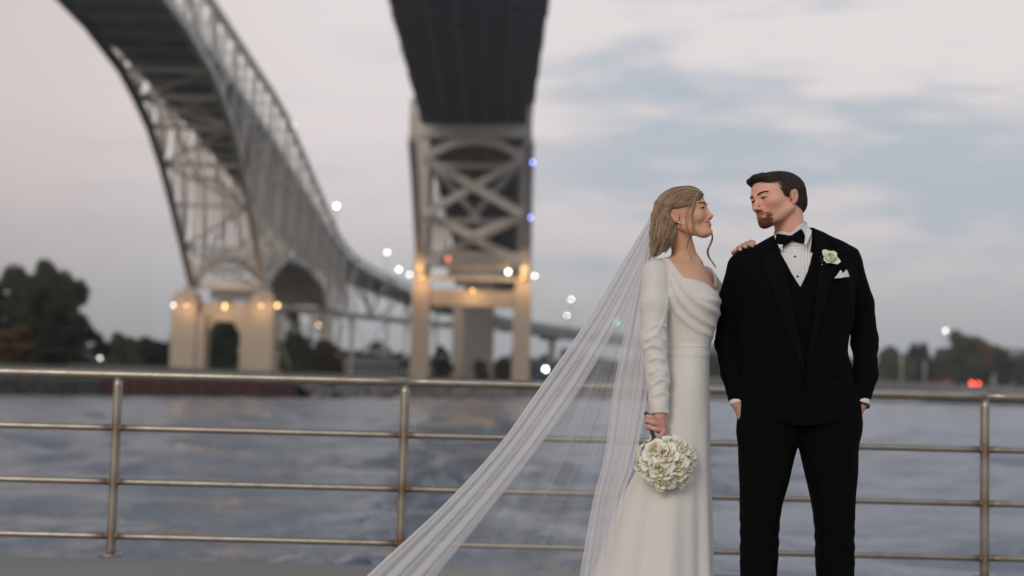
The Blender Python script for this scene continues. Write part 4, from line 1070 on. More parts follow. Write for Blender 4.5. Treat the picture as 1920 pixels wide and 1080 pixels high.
def cuff_cut(p, pts, back):
    a, b_ = pts[-2], pts[-1]; u = (b_ - a) / np.linalg.norm(b_ - a); return (p - (b_ - u * back)) @ u
wr = lambda p: .0010 * wav(p, 37, 30, 21) + .0008 * wav(p, -70, 20, 33, 1.3) + .001 * np.sin(p[:, 0] * 23 + 2 * np.sin(p[:, 2] * 17)) * np.sin(p[:, 2] * 41 + 1.5 * np.sin(p[:, 0] * 19))
neck0 = P(1486, 462, .03); neck1 = FG.fwd((0, .031, -.035))
V_jk = poly2([(1440, 425), (1449, 441), (1461, 520), (1480, 610), (1497, 700), (1509, 610), (1521, 520), (1524, 432), (1520, 405)])
V_vs = poly2([(1440, 425), (1450, 441), (1457, 480), (1472, 514), (1489, 543), (1503, 514), (1515, 480), (1522, 428), (1520, 405)])
def g_jacket(p):
    d = g_torso(p)
    d = smax(d, -np.maximum(poly_sd(p[:, 0], p[:, 2], V_jk), p[:, 1] - PY - .01), .003)
    # the neck hole
    d = smax(d, -rc(p, neck0 - A_(0, 0, .02), neck1 + A_(0, .02, 0), .066, .070), .006)
    al = smax(g_arm(p, L_arm, gl_r), cuff_cut(p, L_arm, .012), .004); ar = smax(g_arm(p, R_arm, gr_r), cuff_cut(p, R_arm, .012), .004)
    k = .018
    d = smin(smin(d, al, k), ar, k)
    zc = p[:, 2]; el = np.exp(-((zc - P(1364, 640)[2]) / .10) ** 2)
    d = d + .0016 * el * np.sin(p[:, 2] * 95 + 2.2 * np.sin(p[:, 1] * 40 + p[:, 0] * 31)) * (np.abs(p[:, 0] - P(1495, 600)[0]) > .2)
    d = d + wr(p)
    hem = P(1495, 797)[2]
    # cutaway front below the button
    cx = P(1497, 700)[0]; op = np.maximum(np.abs(p[:, 0] - cx) - np.clip((P(1497, 715)[2] - zc) * .30, -.01, .2), p[:, 1] - PY + .03)
    d = smax(d, -op, .008)
    return smax(d, hem - zc + .02 * np.clip(np.abs(p[:, 0] - cx) / .2, 0, 1), .006)
def g_leg(p, rows): return loft(p, rows, 2.3)
ll = rows_px([(750, 1385, 1500, -.10, .12), (790, 1385, 1499, -.105, .125), (822, 1385, 1498, -.105, .12), (850, 1386, 1491.5, -.10, .115), (885, 1387, 1483, -.10, .105), (948, 1388, 1466, -.095, .095), (1050, 1389, 1457, -.085, .085), (1120, 1389, 1455, -.08, .08), (1214, 1388, 1460, -.08, .08)])
lr = rows_px([(750, 1493, 1614, -.10, .12), (790, 1494, 1613, -.105, .125), (822, 1497, 1611, -.105, .12), (850, 1502, 1609, -.10, .115), (885, 1509, 1607, -.10, .105), (948, 1524, 1602, -.095, .095), (1050, 1530, 1600, -.085, .085), (1120, 1533, 1600, -.08, .08), (1214, 1534, 1606, -.08, .08)])
def g_trousers(p):
    d = smin(g_leg(p, ll), g_leg(p, lr), .02)
    d = smin(d, ell(p, P(1406, 806, -.01), (.042, .066, .062)), .03); d = smin(d, ell(p, P(1591, 800, -.01), (.042, .066, .062)), .03)
    zk = P(1430, 1010)[2]
    d = d + .0016 * np.sin(p[:, 0] * 30 + 2 * np.sin(p[:, 2] * 9)) * np.sin(p[:, 2] * 17 + 2 * np.sin(p[:, 0] * 13)) + .0015 * np.exp(-((p[:, 2] - zk) / .09) ** 2) * wav(p, 25, 0, 110)
    return d
# body: one continuous figure inside the clothes
def g_body(p):
    d = g_torso(p, -.020)
    d = smin(d, rc(p, neck0, neck1, .059, .057), .03)
    h = g_head(p); d = smin(d, h, .012)
    for arm, rs, hp in ((L_arm, gl_r, (1409, 816)), (R_arm, gr_r, (1588, 810))):
        d = smin(d, chain(p, arm, [r - .012 for r in rs[:-1]] + [.0228], .02), .02)
        w_ = arm[-1]; c = P(*hp, -.005); sgn = 1 if hp[0] < 1495 else -1
        fs_ = [([c + A_(0, 0, .01), c + A_(sgn * .004, -.024 + i * .016, -.03), c + A_(sgn * .012, -.026 + i * .017, -.055 - (.006 if i in (1, 2) else 0))], [.0095, .0088, .0075]) for i in range(4)]
        fs_.append(([c + A_(0, -.02, .03), c + A_(sgn * .01, -.038, .005), c + A_(sgn * .016, -.040, -.018)], [.011, .010, .008]))
        d = smin(d, hand_chains(p, w_, c, .026, fs_), .012)
    d = smin(d, g_leg(p, ll) + .020, .02); d = smin(d, g_leg(p, lr) + .020, .02)
    return d
SK = (.82, .46, .335)
def g_col(p):
    q = FG.inv(p)
    c = head_colour(q, SK, (.50, .20, .17), (.66, .28, .21), (.05, .028, .018), GH, beard=(.24, .095, .045))
    far = np.linalg.norm(q, axis=1) > .16
    c[far] = (.60, .34, .26)
    st = np.clip((-.035 - q[:, 2]) / .02, 0, 1) * np.clip((.04 + q[:, 1]) / -.02, 0, 1) * (~far)      # faint stubble on the jaw
    c = c * (1 - .18 * st[:, None]) + np.array((.25, .12, .07)) * .18 * st[:, None]
    return c
blo = (P(1335, 0)[0], PY - .2, 0.02); bhi = (P(1655, 0)[0], PY + .2, P(1460, 312)[2])
sdf_obj('body', g_body, blo, bhi, .0034, m_skin, man, gb, g_col)
for sd in (-1, 1): eye_obj(FG, sd, FG.r @ A_(.12, -1, .0), (.05, .035, .025), man, gb)
# hair: close at the sides, combed over on top
def g_hairf(p):
    q = FG.inv(p); ax = np.abs(q[:, 0])
    d = ell(q, (0, .013, .041), (.0785, .0990, .0850)); d = smin(d, ell(q, (0, .048, -.008), (.060, .062, .060)), .02); d = smin(d, ell(q, (0, -.028, .076), (.062, .070, .045)), .02)
    d = smin(d, ell(q, (.008, -.084, .096), (.052, .026, .021)), .018)
    yh, = interp_rows(q[:, 2], [(-.08, .060), (-.045, .047), (-.03, .036), (-.016, .024), (.000, .006), (.008, -.022), (.018, -.031), (.035, -.041), (.048, -.050), (.062, -.060), (.075, -.074), (.088, -.092), (.12, -.12)])
    d = smax(d, (yh - q[:, 1] + .18 * np.maximum(.05 - ax, 0) * (q[:, 2] > .07)) * .8, .006)
    d = smax(d, -.066 - q[:, 2] , .006)
    earcut = ell(np.stack([ax, q[:, 1], q[:, 2]], 1), (.082, .008, .001), (.018, .022, .036)); d = smax(d, -earcut, .004)
    d = d + .0016 * np.sin(q[:, 0] * 160 + q[:, 2] * 40) * (q[:, 2] > .06)
    return d * .96
HC = ((.018, .012, .009), (.12, .085, .06))
hlo = P(1395, 430, -.16); hhi = P(1530, 305, .16)
Vh, Qh = surface(g_hairf, (hlo[0], PY - .15, hlo[2]), (hhi[0], PY + .15, hhi[2]), .0028)
me = mesh_np('hair', Vh - np.array(gb), Qh); at_ = me.color_attributes.new('Col', 'FLOAT_COLOR', 'POINT'); at_.data.foreach_set('color', np.tile((.034, .023, .016, 1), (len(Vh), 1)).astype(np.float32).ravel())
g_hair = obj('hair', me, m_hair, man, True)
rs = np.random.RandomState(2); st = Vh[rs.choice(len(Vh), 5200)]
def g_dir(p, u):
    q = FG.inv(p); v = np.zeros_like(q)
    top = np.clip((q[:, 2] - .055) / .03, 0, 1)[:, None]
    v += top * A_(-.35, 1.0, .10) + (1 - top) * A_(0, .55, -.85); fr = np.clip((-.05 - q[:, 1]) / .03, 0, 1)[:, None] * top
    v += fr * A_(.9, -.6, .1); v += rs.normal(size=v.shape) * .10
    return v @ FG.r.T
strands('strands', g_hairf, st, g_dir, 7, .0042, .0008, (.0002, .0016, .0022), HC, m_hair, g_hair, (0, 0, 0), seed=3).location = Vector((0, 0, 0)) - Vector(gb)
# beard hairs and brow hairs
cand = np.array([(x, y, z) for x in np.linspace(-.036, .036, 40) for z in np.linspace(-.104, -.040, 44) for y in (-.10,)])
cz = -.0505 + .003 * (np.abs(cand[:, 0]) / .026) ** 2
keep = ((cand[:, 2] < -.066) & (np.abs(cand[:, 0]) < .036)) | ((np.abs(cand[:, 0]) > .025) & (np.abs(cand[:, 0]) < .036) & (cand[:, 2] < -.045) & (rs.random_sample(len(cand)) < .45)) | ((cand[:, 2] > cz + .009) & (cand[:, 2] < cz + .019) & (np.abs(cand[:, 0]) < .028)) 
keep &= (cand[:, 2] < -.066) | (rs.random_sample(len(cand)) < .5)
edge = np.clip((.040 - np.abs(cand[:, 0])) / .014, 0, 1) * np.clip((-.060 - cand[:, 2]) / .010, 0, 1)
keep &= (cand[:, 2] > -.066) | (rs.random_sample(len(cand)) < edge)
cand = cand[keep]; cand = np.repeat(cand, 3, 0) + rs.normal(size=(3 * len(cand), 3)) * .0021; cand[:, 1] = -.13
pw = FG.fwd(cand); dv = FG.r @ A_(0, 1, 0)
for _ in range(40): pw = pw + dv * np.maximum(g_head(pw) * .7, 0)[:, None]
pw = pw[FG.inv(pw)[:, 1] < -.040]
def b_dir(p, u): return (np.tile(A_(0, -.15, -1.0), (len(p), 1)) + np.sign(FG.inv(p)[:, :1]) * A_(1.1, .2, 0)[None] * (FG.inv(p)[:, 2:] > -.062) + rs.normal(size=p.shape) * .22) @ FG.r.T
bo = strands('beard', g_head, pw, b_dir, 5, .0026, .0006, (.0002, .0008, .0032), ((.10, .040, .020), (.30, .12, .055)), m_hair, man, gb, seed=5)
lashes(g_head, FG, man, gb, GH, (.03, .018, .012), .0007)
brows('eyebrows', g_head, FG, ((.035, .020, .012), (.09, .05, .03)), man, gb, 31, .0068, 620)
# ---- clothes
m_suit = mat('black_wool', (.0026, .0028, .0032), .9, spec=.10, bump=(420, .25, .0006))
m_satin = mat('black_satin', (.0026, .0027, .0031), .78, spec=.10)
m_shirt = mat('white_shirt_cotton', (.74, .75, .74), .75, spec=.25, bump=(700, .1, .0004), Sheen_Weight=.1)
clo = (P(1330, 0)[0], PY - .24, P(1495, 810)[2]); chi = (P(1658, 0)[0], PY + .24, P(1519, 415)[2])
sdf_obj('jacket', g_jacket, clo, chi, .0042, m_suit, man, gb)
jacket = [c for c in man.children if c.name.startswith('jacket')][0]
def g_vest(p):
    d = g_torso(p, -.007); d = smax(d, -np.maximum(poly_sd(p[:, 0], p[:, 2], V_vs), p[:, 1] - PY - .01), .002)
    d = smax(d, -rc(p, neck0 - A_(0, 0, .02), neck1 + A_(0, .02, 0), .066, .070), .004)
    return smax(d, P(1495, 812)[2] - p[:, 2], .004)
def g_shirt(p):
    d = g_torso(p, -.0135)
    d = smin(d, np.maximum(rc(p, P(1488, 482, .02), P(1485, 440, .02), .066, .0635), p[:, 2] - P(1486, 447)[2]), .01)
    d = smax(d, P(1495, 745)[2] - p[:, 2], .004)
    # pleated front
    xr = (p[:, 0] - P(1487, 500)[0]); d = d + np.where((np.abs(xr) > .012) & (np.abs(xr) < .055) & (p[:, 1] < PY), .0012 * np.clip(np.sin(xr * 520) * 3, -1, 1), 0)
    for arm, rs_, back in ((L_arm, gl_r, -.004), (R_arm, gr_r, -.004)):
        s_ = smax(chain(p, arm, [r - .0035 for r in rs_], .02), cuff_cut(p, arm, back), .0015)
        inner = chain(p, arm, [r - .0085 for r in rs_[:-1]] + [.0243], .02)
        d = smin(d, np.maximum(s_, -inner), .002)
    return d
sdf_obj('waistcoat', g_vest, (P(1375, 0)[0], PY - .2, P(1495, 818)[2]), (P(1615, 0)[0], PY + .2, P(1519, 418)[2]), .0045, m_suit, man, gb)
sh_o = sdf_obj('shirt', g_shirt, (P(1340, 0)[0], PY - .2, P(1495, 775)[2]), (P(1640, 0)[0], PY + .2, P(1519, 418)[2]), .0034, m_shirt, man, gb)
# collar band round the neck, its top edge rising to the right
nax = (neck1 - neck0) / np.linalg.norm(neck1 - neck0)
ctop_a, ctop_b = P(1449, 439), P(1511, 417)
def g_collar(p):
    a = rc(p, P(1487, 480, .02), P(1481, 418, .015), .0665, .0635); i = rc(p, P(1487, 480, .02), P(1481, 418, .015), .0625, .0595)
    d = np.maximum(a, -i)
    u = (p[:, 0] - ctop_a[0]) / (ctop_b[0] - ctop_a[0]); zt = ctop_a[2] + (ctop_b[2] - ctop_a[2]) * u + .25 * np.maximum(p[:, 1] - PY, 0)
    fx = P(1478, 449)[0]; zt = zt - .020 * np.exp(-((p[:, 0] - fx) / .022) ** 2) * (p[:, 1] < PY)
    zb = P(1487, 463)[2]
    return np.maximum(np.maximum(d, p[:, 2] - zt), zb - p[:, 2])
sdf_obj('collar', g_collar, (P(1435, 0)[0], PY - .12, P(1487, 476)[2]), (P(1530, 0)[0], PY + .14, P(1511, 405)[2]), .0022, m_shirt, sh_o, (0, 0, 0)).location = (0, 0, 0)
co_ = [c for c in sh_o.children][0]; co_.location = Vector((0, 0, 0)) - Vector(gb)
def gtors(p): return g_torso(p)
pt = lambda *a: [tuple(P(x, y)[[0, 2]]) for x, y in a]
def gfull(p): return np.minimum(g_torso(p), g_collar(p))
for nm, le, ri in (('collar_point', [(1450, 440), (1452, 455), (1456, 473)], [(1467, 447), (1466, 456), (1458, 474)]), ('collar_point', [(1497, 437), (1498, 450), (1505, 462)], [(1512, 417), (1519, 436), (1506.5, 463)])):
    o = patch(nm, gfull, pt(*le), pt(*ri), m_shirt, sh_o, .004, .002, gb, 8)
for nm, le, ri in (('lapel', [(1446, 442), (1427, 470), (1419, 500), (1428, 520), (1450, 590), (1478, 660), (1495, 700)], [(1453, 440), (1456, 490), (1463, 525), (1470, 560), (1481, 612), (1490, 655), (1497, 702)]),
                   ('lapel', [(1521, 428), (1522, 480), (1520, 525), (1516, 560), (1510, 610), (1505, 650), (1498, 702)], [(1528, 425), (1549, 462), (1559, 486), (1552, 510), (1532, 585), (1514, 650), (1499, 703)])):
    patch(nm, gtors, pt(*le), pt(*ri), m_satin, jacket, .0035, .003, gb, 10)
for nm, le, ri in (('chest_pocket', [(1548, 526), (1549, 533)], [(1583, 521), (1584, 528)]), ('pocket_flap', [(1404, 690), (1405, 703)], [(1446, 695), (1447, 708)]), ('pocket_flap', [(1540, 694), (1541, 707)], [(1582, 688), (1583, 701)])):
    patch(nm, gtors, pt(*le), pt(*ri), m_suit, jacket, .002, .003, gb, 6)
patch('pocket_square', gtors, pt((1549, 527), (1556, 519), (1562, 511)), pt((1564, 526), (1566, 522), (1566, 515)), m_shirt, jacket, .006, .003, gb, 6)
patch('pocket_square', gtors, pt((1561, 526), (1567, 517), (1574, 510)), pt((1580.5, 523), (1579, 518), (1576, 511)), m_shirt, jacket, .009, .003, gb, 6)
def stud(px, py, r=.0042, m=m_satin, name='stud', par=None, off=.004, f=None):
    x = P(px, py); y = depth_hit(f or g_shirt, [x[0]], [x[2]], y0=PY - .4, y1=PY + .4)[0]
    q = Bag(); q.add(*uvs_np((x[0], y - off * .3, x[2]), (r, r * .6, r), 12, 8)); return q.build(name, m, par or sh_o, base=gb)
stud(1482, 485); stud(1484.6, 522.5); stud(1497, 706, .008, m_suit, 'jacket_button', jacket, f=g_torso); 
for k in range(4): stud(1489 + k * 1.6, 560 + k * 34, .0055, m_suit, 'waistcoat_button', jacket, f=g_vest)
# bow tie
bc = P(1478, 449); by = depth_hit(gfull, [bc[0]], [bc[2]], y0=PY - .4, y1=PY + .4)[0] - .010; bc[1] = by
brot = rot3(0, -0, 0) @ rot3(0, -R(0), 0); ang = R(13); bu = A_(math.cos(ang), .0, math.sin(ang)); bv = A_(-math.sin(ang), 0, math.cos(ang))
def g_bow(p):
    q = p - bc; u = q @ bu; v = q @ bv; w = q[:, 1] - .32 * np.abs(u) + .004
    au = np.abs(u); up = u > 0
    hh = np.where(up, .0085 + .020 * np.clip(au / .045, 0, 1) ** .8, .0085 + .021 * np.clip(au / .045, 0, 1) ** .8)
    L_ = .053 + .004 * np.cos(v * 90)
    ww = w + .0025 * np.sin(v * 170 + 1) * np.clip(1 - au / .05, 0, 1)
    d = smax(smax(au - L_, np.abs(v + .002) - hh, .004), np.abs(ww) - .0052, .006)
    kn = ell(np.stack([u, w + .003, v], 1), (0, 0, -.001), (.0085, .0085, .0115))
    return smin(d, kn, .002)
sdf_obj('bow_tie', g_bow, bc - .075, bc + .075, .0019, m_satin, man, gb)
sdf_obj('trousers', g_trousers, (P(1378, 0)[0], PY - .17, .03), (P(1622, 0)[0], PY + .17, P(1495, 745)[2]), .0048, m_suit, man, gb)
# shoes below the frame
m_shoe = mat('black_patent_leather', (.008, .008, .008), .15)
for x in (1424, 1570):
    c = P(x, 1215); c[2] = 0.045
    def f_sh(p, c=c):
        d = smin(rc(p, c + A_(0, .05, 0), c + A_(0, -.09, -.005), .042, .040), rc(p, c + A_(0, -.09, -.008), c + A_(0, -.17, -.012), .040, .032), .03)
        return smax(d, .004 - p[:, 2], .004)
    sdf_obj('shoe', f_sh, c + A_(-.07, -.24, -.05), c + A_(.07, .13, .06), .006, m_shoe, man, gb)
# bead bracelet on the right-hand wrist in the picture
m_bead = mat('dark_wood_bead', (.06, .03, .02), .4)
q = Bag(); wc = R_arm[-1] + A_(-.001, 0, -.008); dirn = (R_arm[-1] - R_arm[-2]); dirn /= np.linalg.norm(dirn); a_ = np.cross(dirn, A_(0, 1, 0)); a_ /= np.linalg.norm(a_); b2 = np.cross(dirn, a_)
for k in range(18):
    th = k * 2 * np.pi / 18; q.add(*uvs_np(wc + .030 * (math.cos(th) * a_ + math.sin(th) * b2), .0048, 8, 6))
q.build('bracelet', m_bead, man, base=gb)
# ============================================================ WOMAN IN THE WEDDING DRESS
bb = (float(P(1285, 1218)[0]), PY, 0.0)
woman = empty('person', bb)
tag(woman, 'woman in long-sleeved white wedding dress and trailing veil, looking up at the man', 'person')
BHd = {'skull': (.004, .085), 'jaw': .90, 'nose': .74, 'ntip': .84, 'mouth_w': 1.14, 'mouth_up': .0068, 'eye_open': .0026, 'nose_up': .002, 'smile': 1, 'chin_y': .011, 'chin_z': .001}
FB = Frame(P(1280.5, 408.5, -.02), rot3(0, 0, 68) @ rot3(-13, 0, 0), (.93, 1.02, .93))
def b_head(p): return local(p, FB.l, .23, lambda p: head_sdf(FB.inv(p), BHd) * .93)
bt_rows = rows_px([(492, 1236, 1316, -.07, .13), (510, 1228, 1331, -.10, .155), (535, 1229, 1343, -.12, .16), (560, 1233, 1349.5, -.13, .155), (590, 1240, 1348, -.12, .14), (620, 1247, 1340, -.105, .12), (652, 1251, 1331, -.10, .115),
                   (685, 1248, 1330, -.11, .125), (730, 1238, 1330.5, -.125, .15), (790, 1230, 1331, -.13, .16)])
sk_rows = rows_px([(652, 1251, 1331, -.10, .115), (730, 1238, 1330, -.125, .15), (790, 1228, 1331, -.13, .16), (850, 1210, 1332, -.14, .18), (948, 1163, 1336, -.17, .22), (1050, 1128, 1340, -.19, .27), (1130, 1100, 1344, -.21, .33), (1216, 1070, 1350, -.23, .40)])
N_arm = [P(1229, 513, -.055), P(1227, 570, -.085), P(1225, 640, -.105), P(1233, 705, -.125), P(1236.5, 778, -.15)]
n_r = [.055, .0525, .047, .042, .035]
F_arm = [P(1318, 520, .12), P(1345, 556, .20), P(1372, 585, .255), P(1382, 530, .225), P(1386, 486, .175)]
f_r = [.048, .044, .040, .033, .026]
bn0, bn1 = P(1289, 497, .02), FB.fwd((0, .028, -.040))
def b_torso(p, off=0.0):
    d = loft(p, bt_rows, 2.2)
    d = smin(d, rc(p, P(1262, 502, .0), P(1236, 508, -.04), .040, .044), .03)
    d = smin(d, rc(p, P(1300, 508, .05), P(1316, 522, .11), .038, .042), .03)
    d = smin(d, ell(p, P(1314, 568, -.065), (.052, .060, .056)), .025); d = smin(d, ell(p, P(1323, 566, .055), (.045, .060, .056)), .025)
    return d - off
def b_body(p):
    d = b_torso(p, -.008)
    d = smin(d, rc(p, bn0, bn1, .0465, .0425), .045)
    d = smin(d, rc(p, P(1300, 494, .0), P(1250, 497, -.03), .020, .020), .035)              # collar bone and trapezius
    d = smin(d, b_head(p), .010)
    d = smin(d, chain(p, N_arm, [r - .009 for r in n_r[:-1]] + [.0245], .02), .02)
    d = smin(d, chain(p, F_arm, [r - .008 for r in f_r[:-1]] + [.022], .02), .02)
    # near hand closed round the stems
    w_ = N_arm[-1]; pc = P(1236, 800, -.155)
    fs_ = [([P(1240, 806, -.175), P(1229, 805, -.188), P(1217, 800, -.178), P(1214, 803, -.160)], [.0098, .0092, .0085, .0072]),
           ([P(1236, 796, -.178), P(1226, 793, -.192), P(1214, 789, -.180), P(1211, 792, -.160)], [.0098, .0092, .0085, .0072]),
           ([P(1233, 788, -.176), P(1223, 784, -.188), P(1214, 780.5, -.178), P(1212, 783, -.162)], [.0090, .0085, .0078, .0066]),
           ([P(1245, 808, -.172), P(1238, 819, -.184), P(1229, 826, -.180), P(1224, 834, -.172)], [.0100, .0092, .0085, .0070]),
           ([P(1246, 796, -.150), P(1243, 814, -.140), P(1234, 826, -.140)], [.0115, .0095, .0078])]
    d = smin(d, hand_chains(p, w_, pc, .0255, fs_, .005), .012)
    # far hand over the man's shoulder: palm behind it, fingers lying over the top
    w2 = F_arm[-1]; pc2 = P(1389, 474, .105)
    f2 = []
    for k, (tx, ty, by_) in enumerate([(1388, 468, 466), (1398, 463, 461.5), (1407, 459.5, 458), (1414, 458, 455)]):
        f2.append(([P(1386 + k * 6, 474 - k * 3.2, .10), P(1385 + k * 7.5, by_ - 1, .055 + .004 * k), P(1386 + k * 8.8, by_ - .5, .018 + .002 * k), P(tx, ty, -.008 + .002 * k)], [.0100, .0096, .0088, .0075]))
    f2.append(([P(1384, 480, .10), P(1376, 474, .075), P(1379, 470, .045)], [.0115, .010, .008]))
    d = smin(d, hand_chains(p, w2, pc2, .025, f2, .005), .012)
    d = smin(d, rc(p, P(1262, 800, .02), P(1240, 1190, .02), .085, .05), .05); d = smin(d, rc(p, P(1300, 800, .0), P(1300, 1195, -.02), .050, .040), .05)
    return d
BSK = (.74, .42, .272)
def b_col(p):
    q = FB.inv(p)
    c = head_colour(q, BSK, (.58, .20, .18), (.74, .38, .27), (.11, .065, .035), BHd, dark=(.02, .012, .01))
    far = np.linalg.norm(q, axis=1) > .15; c[far] = (.68, .40, .275)
    hz = P(1236, 775)[2]; hd = (p[:, 2] < hz + .01) & (p[:, 2] > hz - .14); c[hd] = (.64, .34, .26)
    # nails of the far hand and of the near hand
    for t_ in ((1388, 468), (1398, 463), (1407, 459.5), (1414, 458)):
        w = np.linalg.norm(p - (P(*t_, -.010) + A_(.004, -.003, .002)), axis=1) < .0058; c[w] = (.72, .55, .50)
    return c
sdf_obj('body', b_body, (P(1190, 0)[0], PY - .23, .03), (P(1430, 0)[0], PY + .32, P(1290, 340)[2]), .0034, m_skin, woman, bb, b_col)
for sd in (-1, 1): eye_obj(FB, sd, FB.r @ A_(-.12, -1, .06), (.05, .035, .022), woman, bb, .0122)
# ---- dress
m_dress = mat('ivory_crepe', (.73, .715, .67), .55, spec=.3, bump=(34, .5, .0032), Sheen_Weight=.12, Subsurface_Weight=.0)
neckline = poly2([(1236, 462), (1241, 474.5), (1250, 486), (1263, 507), (1277, 525.5), (1296, 528.5), (1315, 533.5), (1327, 542), (1336, 548), (1344, 545), (1353, 537), (1362, 530), (1362, 462)])
seam_z = P(1290, 653)[2]
ridge = []
def ridge_add(pts, r): ridge.append((pts, r))
def b_base(p):
    d = smin(b_torso(p), loft(p, sk_rows, 2.1), .01)
    return d
def on_dress(pl, f, off=0.0):
    pl = curve([(x, y, 0) for x, y in pl], 4)[:, :2]; w = np.array([P(x, y) for x, y in pl]); y = depth_hit(f, w[:, 0], w[:, 2], y0=PY - .45, y1=PY + .4); w[:, 1] = y + off
    return w
folds = [([(1262, 516), (1272, 540), (1292, 562), (1318, 579), (1346, 590)], .0050), ([(1268, 531), (1284, 546), (1306, 560), (1328, 566), (1348, 566)], .0045), ([(1256, 530), (1264, 556), (1284, 583), (1312, 603), (1343, 616)], .0050),
         ([(1284, 530), (1298, 541), (1318, 549), (1338, 556)], .0038), ([(1252, 552), (1262, 584), (1282, 606), (1306, 622), (1340, 633)], .0036)]
fold_w = [(on_dress(a, b_torso, .0015), r) for a, r in folds]
sl_f = [([(1203, 655), (1216, 650), (1232, 655), (1247, 668)], .0045), ([(1205, 640), (1222, 632), (1240, 640)], .0042), ([(1207, 622), (1224, 612), (1243, 616)], .0036), ([(1209, 678), (1224, 672), (1240, 678), (1252, 690)], .0045),
        ([(1212, 700), (1228, 692), (1250, 704)], .0040), ([(1214, 722), (1232, 712), (1252, 722)], .0034), ([(1246, 560), (1238, 600), (1222, 630)], .003), ([(1216, 742), (1234, 736), (1251, 744)], .0026)]
def b_sleeves(p): return smin(chain(p, N_arm, n_r, .02), chain(p, F_arm, f_r, .02), .01)
sl_w = [(on_dress(a, b_sleeves, .0005), r) for a, r in sl_f]
def b_dress(p):
    t_ = b_torso(p)
    for w, r in fold_w: t_ = smin(t_, near_pts(p, w, .03, lambda p: chain(p, list(w), [r * .62] * len(w), .001)), .020)
    t_ = smax(t_, (seam_z - .03) - p[:, 2], .01)
    s_ = loft(p, sk_rows, 2.1)
    dn = np.clip((P(1280, 760)[2] - p[:, 2]) / 1.0, 0, 1)
    cx = P(1280, 0)[0]; an = np.arctan2(p[:, 1] - PY, p[:, 0] - cx)
    s_ = s_ + dn * (.014 * np.sin(an * 5 + 1.2) + .006 * np.sin(an * 13 + 2)) + .0018 * np.sin(p[:, 0] * 30 + p[:, 2] * 8)
    d = smin(t_, s_, .012)
    d = d + .0028 * np.exp(-((p[:, 2] - seam_z) / .0035) ** 2)
    n_ = smax(chain(p, N_arm, n_r, .02), cuff_cut(p, N_arm, .002), .003)
    for w, r in sl_w: n_ = smin(n_, near_pts(p, w, .025, lambda p: chain(p, list(w), [r * .85] * len(w), .001)), .010)
    n_ = n_ + .0010 * np.sin(p[:, 2] * 110 + 2 * np.sin(p[:, 0] * 60)) * np.clip((P(1225, 590)[2] - p[:, 2]) / .1, 0, 1)
    f_ = smax(chain(p, F_arm, f_r, .02), cuff_cut(p, F_arm, .004), .003)
    d = smin(d, n_, .008); d = smin(d, f_, .012)
    inner = b_torso(p, -.0035)
    cut = np.maximum(poly_sd(p[:, 0], p[:, 2], neckline), p[:, 1] - PY - .11)
    d = smax(d, -cut, .0025)
    # open back beside the near arm
    bk = ell(p, P(1247, 644, -.06), (.010, .05, .022)); d = smax(d, -bk, .004)
    return smax(d, .006 - p[:, 2], .004)
sdf_obj('dress', b_dress, (P(1055, 0)[0], PY - .30, 0.0), (P(1425, 0)[0], PY + .46, P(1236, 470)[2]), .0042, m_dress, woman, bb)
dress = [c for c in woman.children if c.name.startswith('dress')][0]
q = Bag(); sp = [(1251, 653), (1272, 654.5), (1300, 655.5), (1331, 655)]; q.tube(on_dress(sp, b_base, -.0005), .0014, 6); q.build('waist_seam', m_dress, dress, base=bb)
q = Bag(); nl = [(1241, 475), (1250, 486.5), (1263, 507.5), (1277, 526.5), (1296, 530), (1315, 535), (1327, 543.5), (1336, 549.5)]; q.tube(on_dress(nl, b_torso, .0005), .0022, 6); q.build('neckline_edge', m_dress, dress, base=bb)
# ---- hair
GD = [[(1318, 362), (1300, 352), (1270, 357), (1244, 375), (1230, 402), (1225, 430), (1221, 456), (1215, 482)],
      [(1316, 367), (1298, 362), (1272, 370), (1252, 388), (1240, 410), (1236, 436), (1229, 458), (1226, 476)],
      [(1311, 374), (1296, 372), (1276, 380), (1258, 390), (1248, 400), (1248, 422), (1240, 446), (1238, 470)],
      [(1302, 382), (1288, 388), (1272, 393), (1256, 396), (1251, 412), (1256, 432), (1250, 452), (1246, 468)],
      [(1294, 388), (1280, 395), (1264, 399), (1254, 400), (1258, 420), (1262, 440), (1256, 456), (1252, 466)]]
gp, gv = [], []
for g in GD:
    c = curve([(x, y, 0) for x, y in g], 8); w = np.array([P(x, y) for x, y, _ in c]); gp.append(w[:-1][:, [0, 2]]); gv.append(np.diff(w, axis=0)[:, [0, 2]] / (np.linalg.norm(np.diff(w, axis=0), axis=1)[:, None] + 1e-9))
gp = np.vstack(gp); gv = np.vstack(gv)
def b_flow(p, u=0):
    d2 = ((p[:, None, [0, 2]] - gp[None]) ** 2).sum(2); w = np.exp(-d2 / .008 ** 2) + 1e-12; v = (w[..., None] * gv[None]).sum(1); v /= np.linalg.norm(v, axis=1)[:, None] + 1e-9
    return np.stack([v[:, 0], np.zeros(len(v)), v[:, 1]], 1)
hair_out = poly2([(1317, 360), (1316, 368), (1311, 376), (1306, 385), (1300, 391), (1290, 391), (1278, 392), (1266, 394), (1256, 394), (1252, 402), (1255, 416), (1260, 430), (1263, 444), (1261, 457), (1254, 466), (1244, 471), (1234, 478), (1222, 484), (1211, 487), (1215, 470), (1219, 446), (1220, 422), (1223, 400), (1228, 381), (1240, 364), (1262, 354.5), (1290, 351), (1310, 354)])
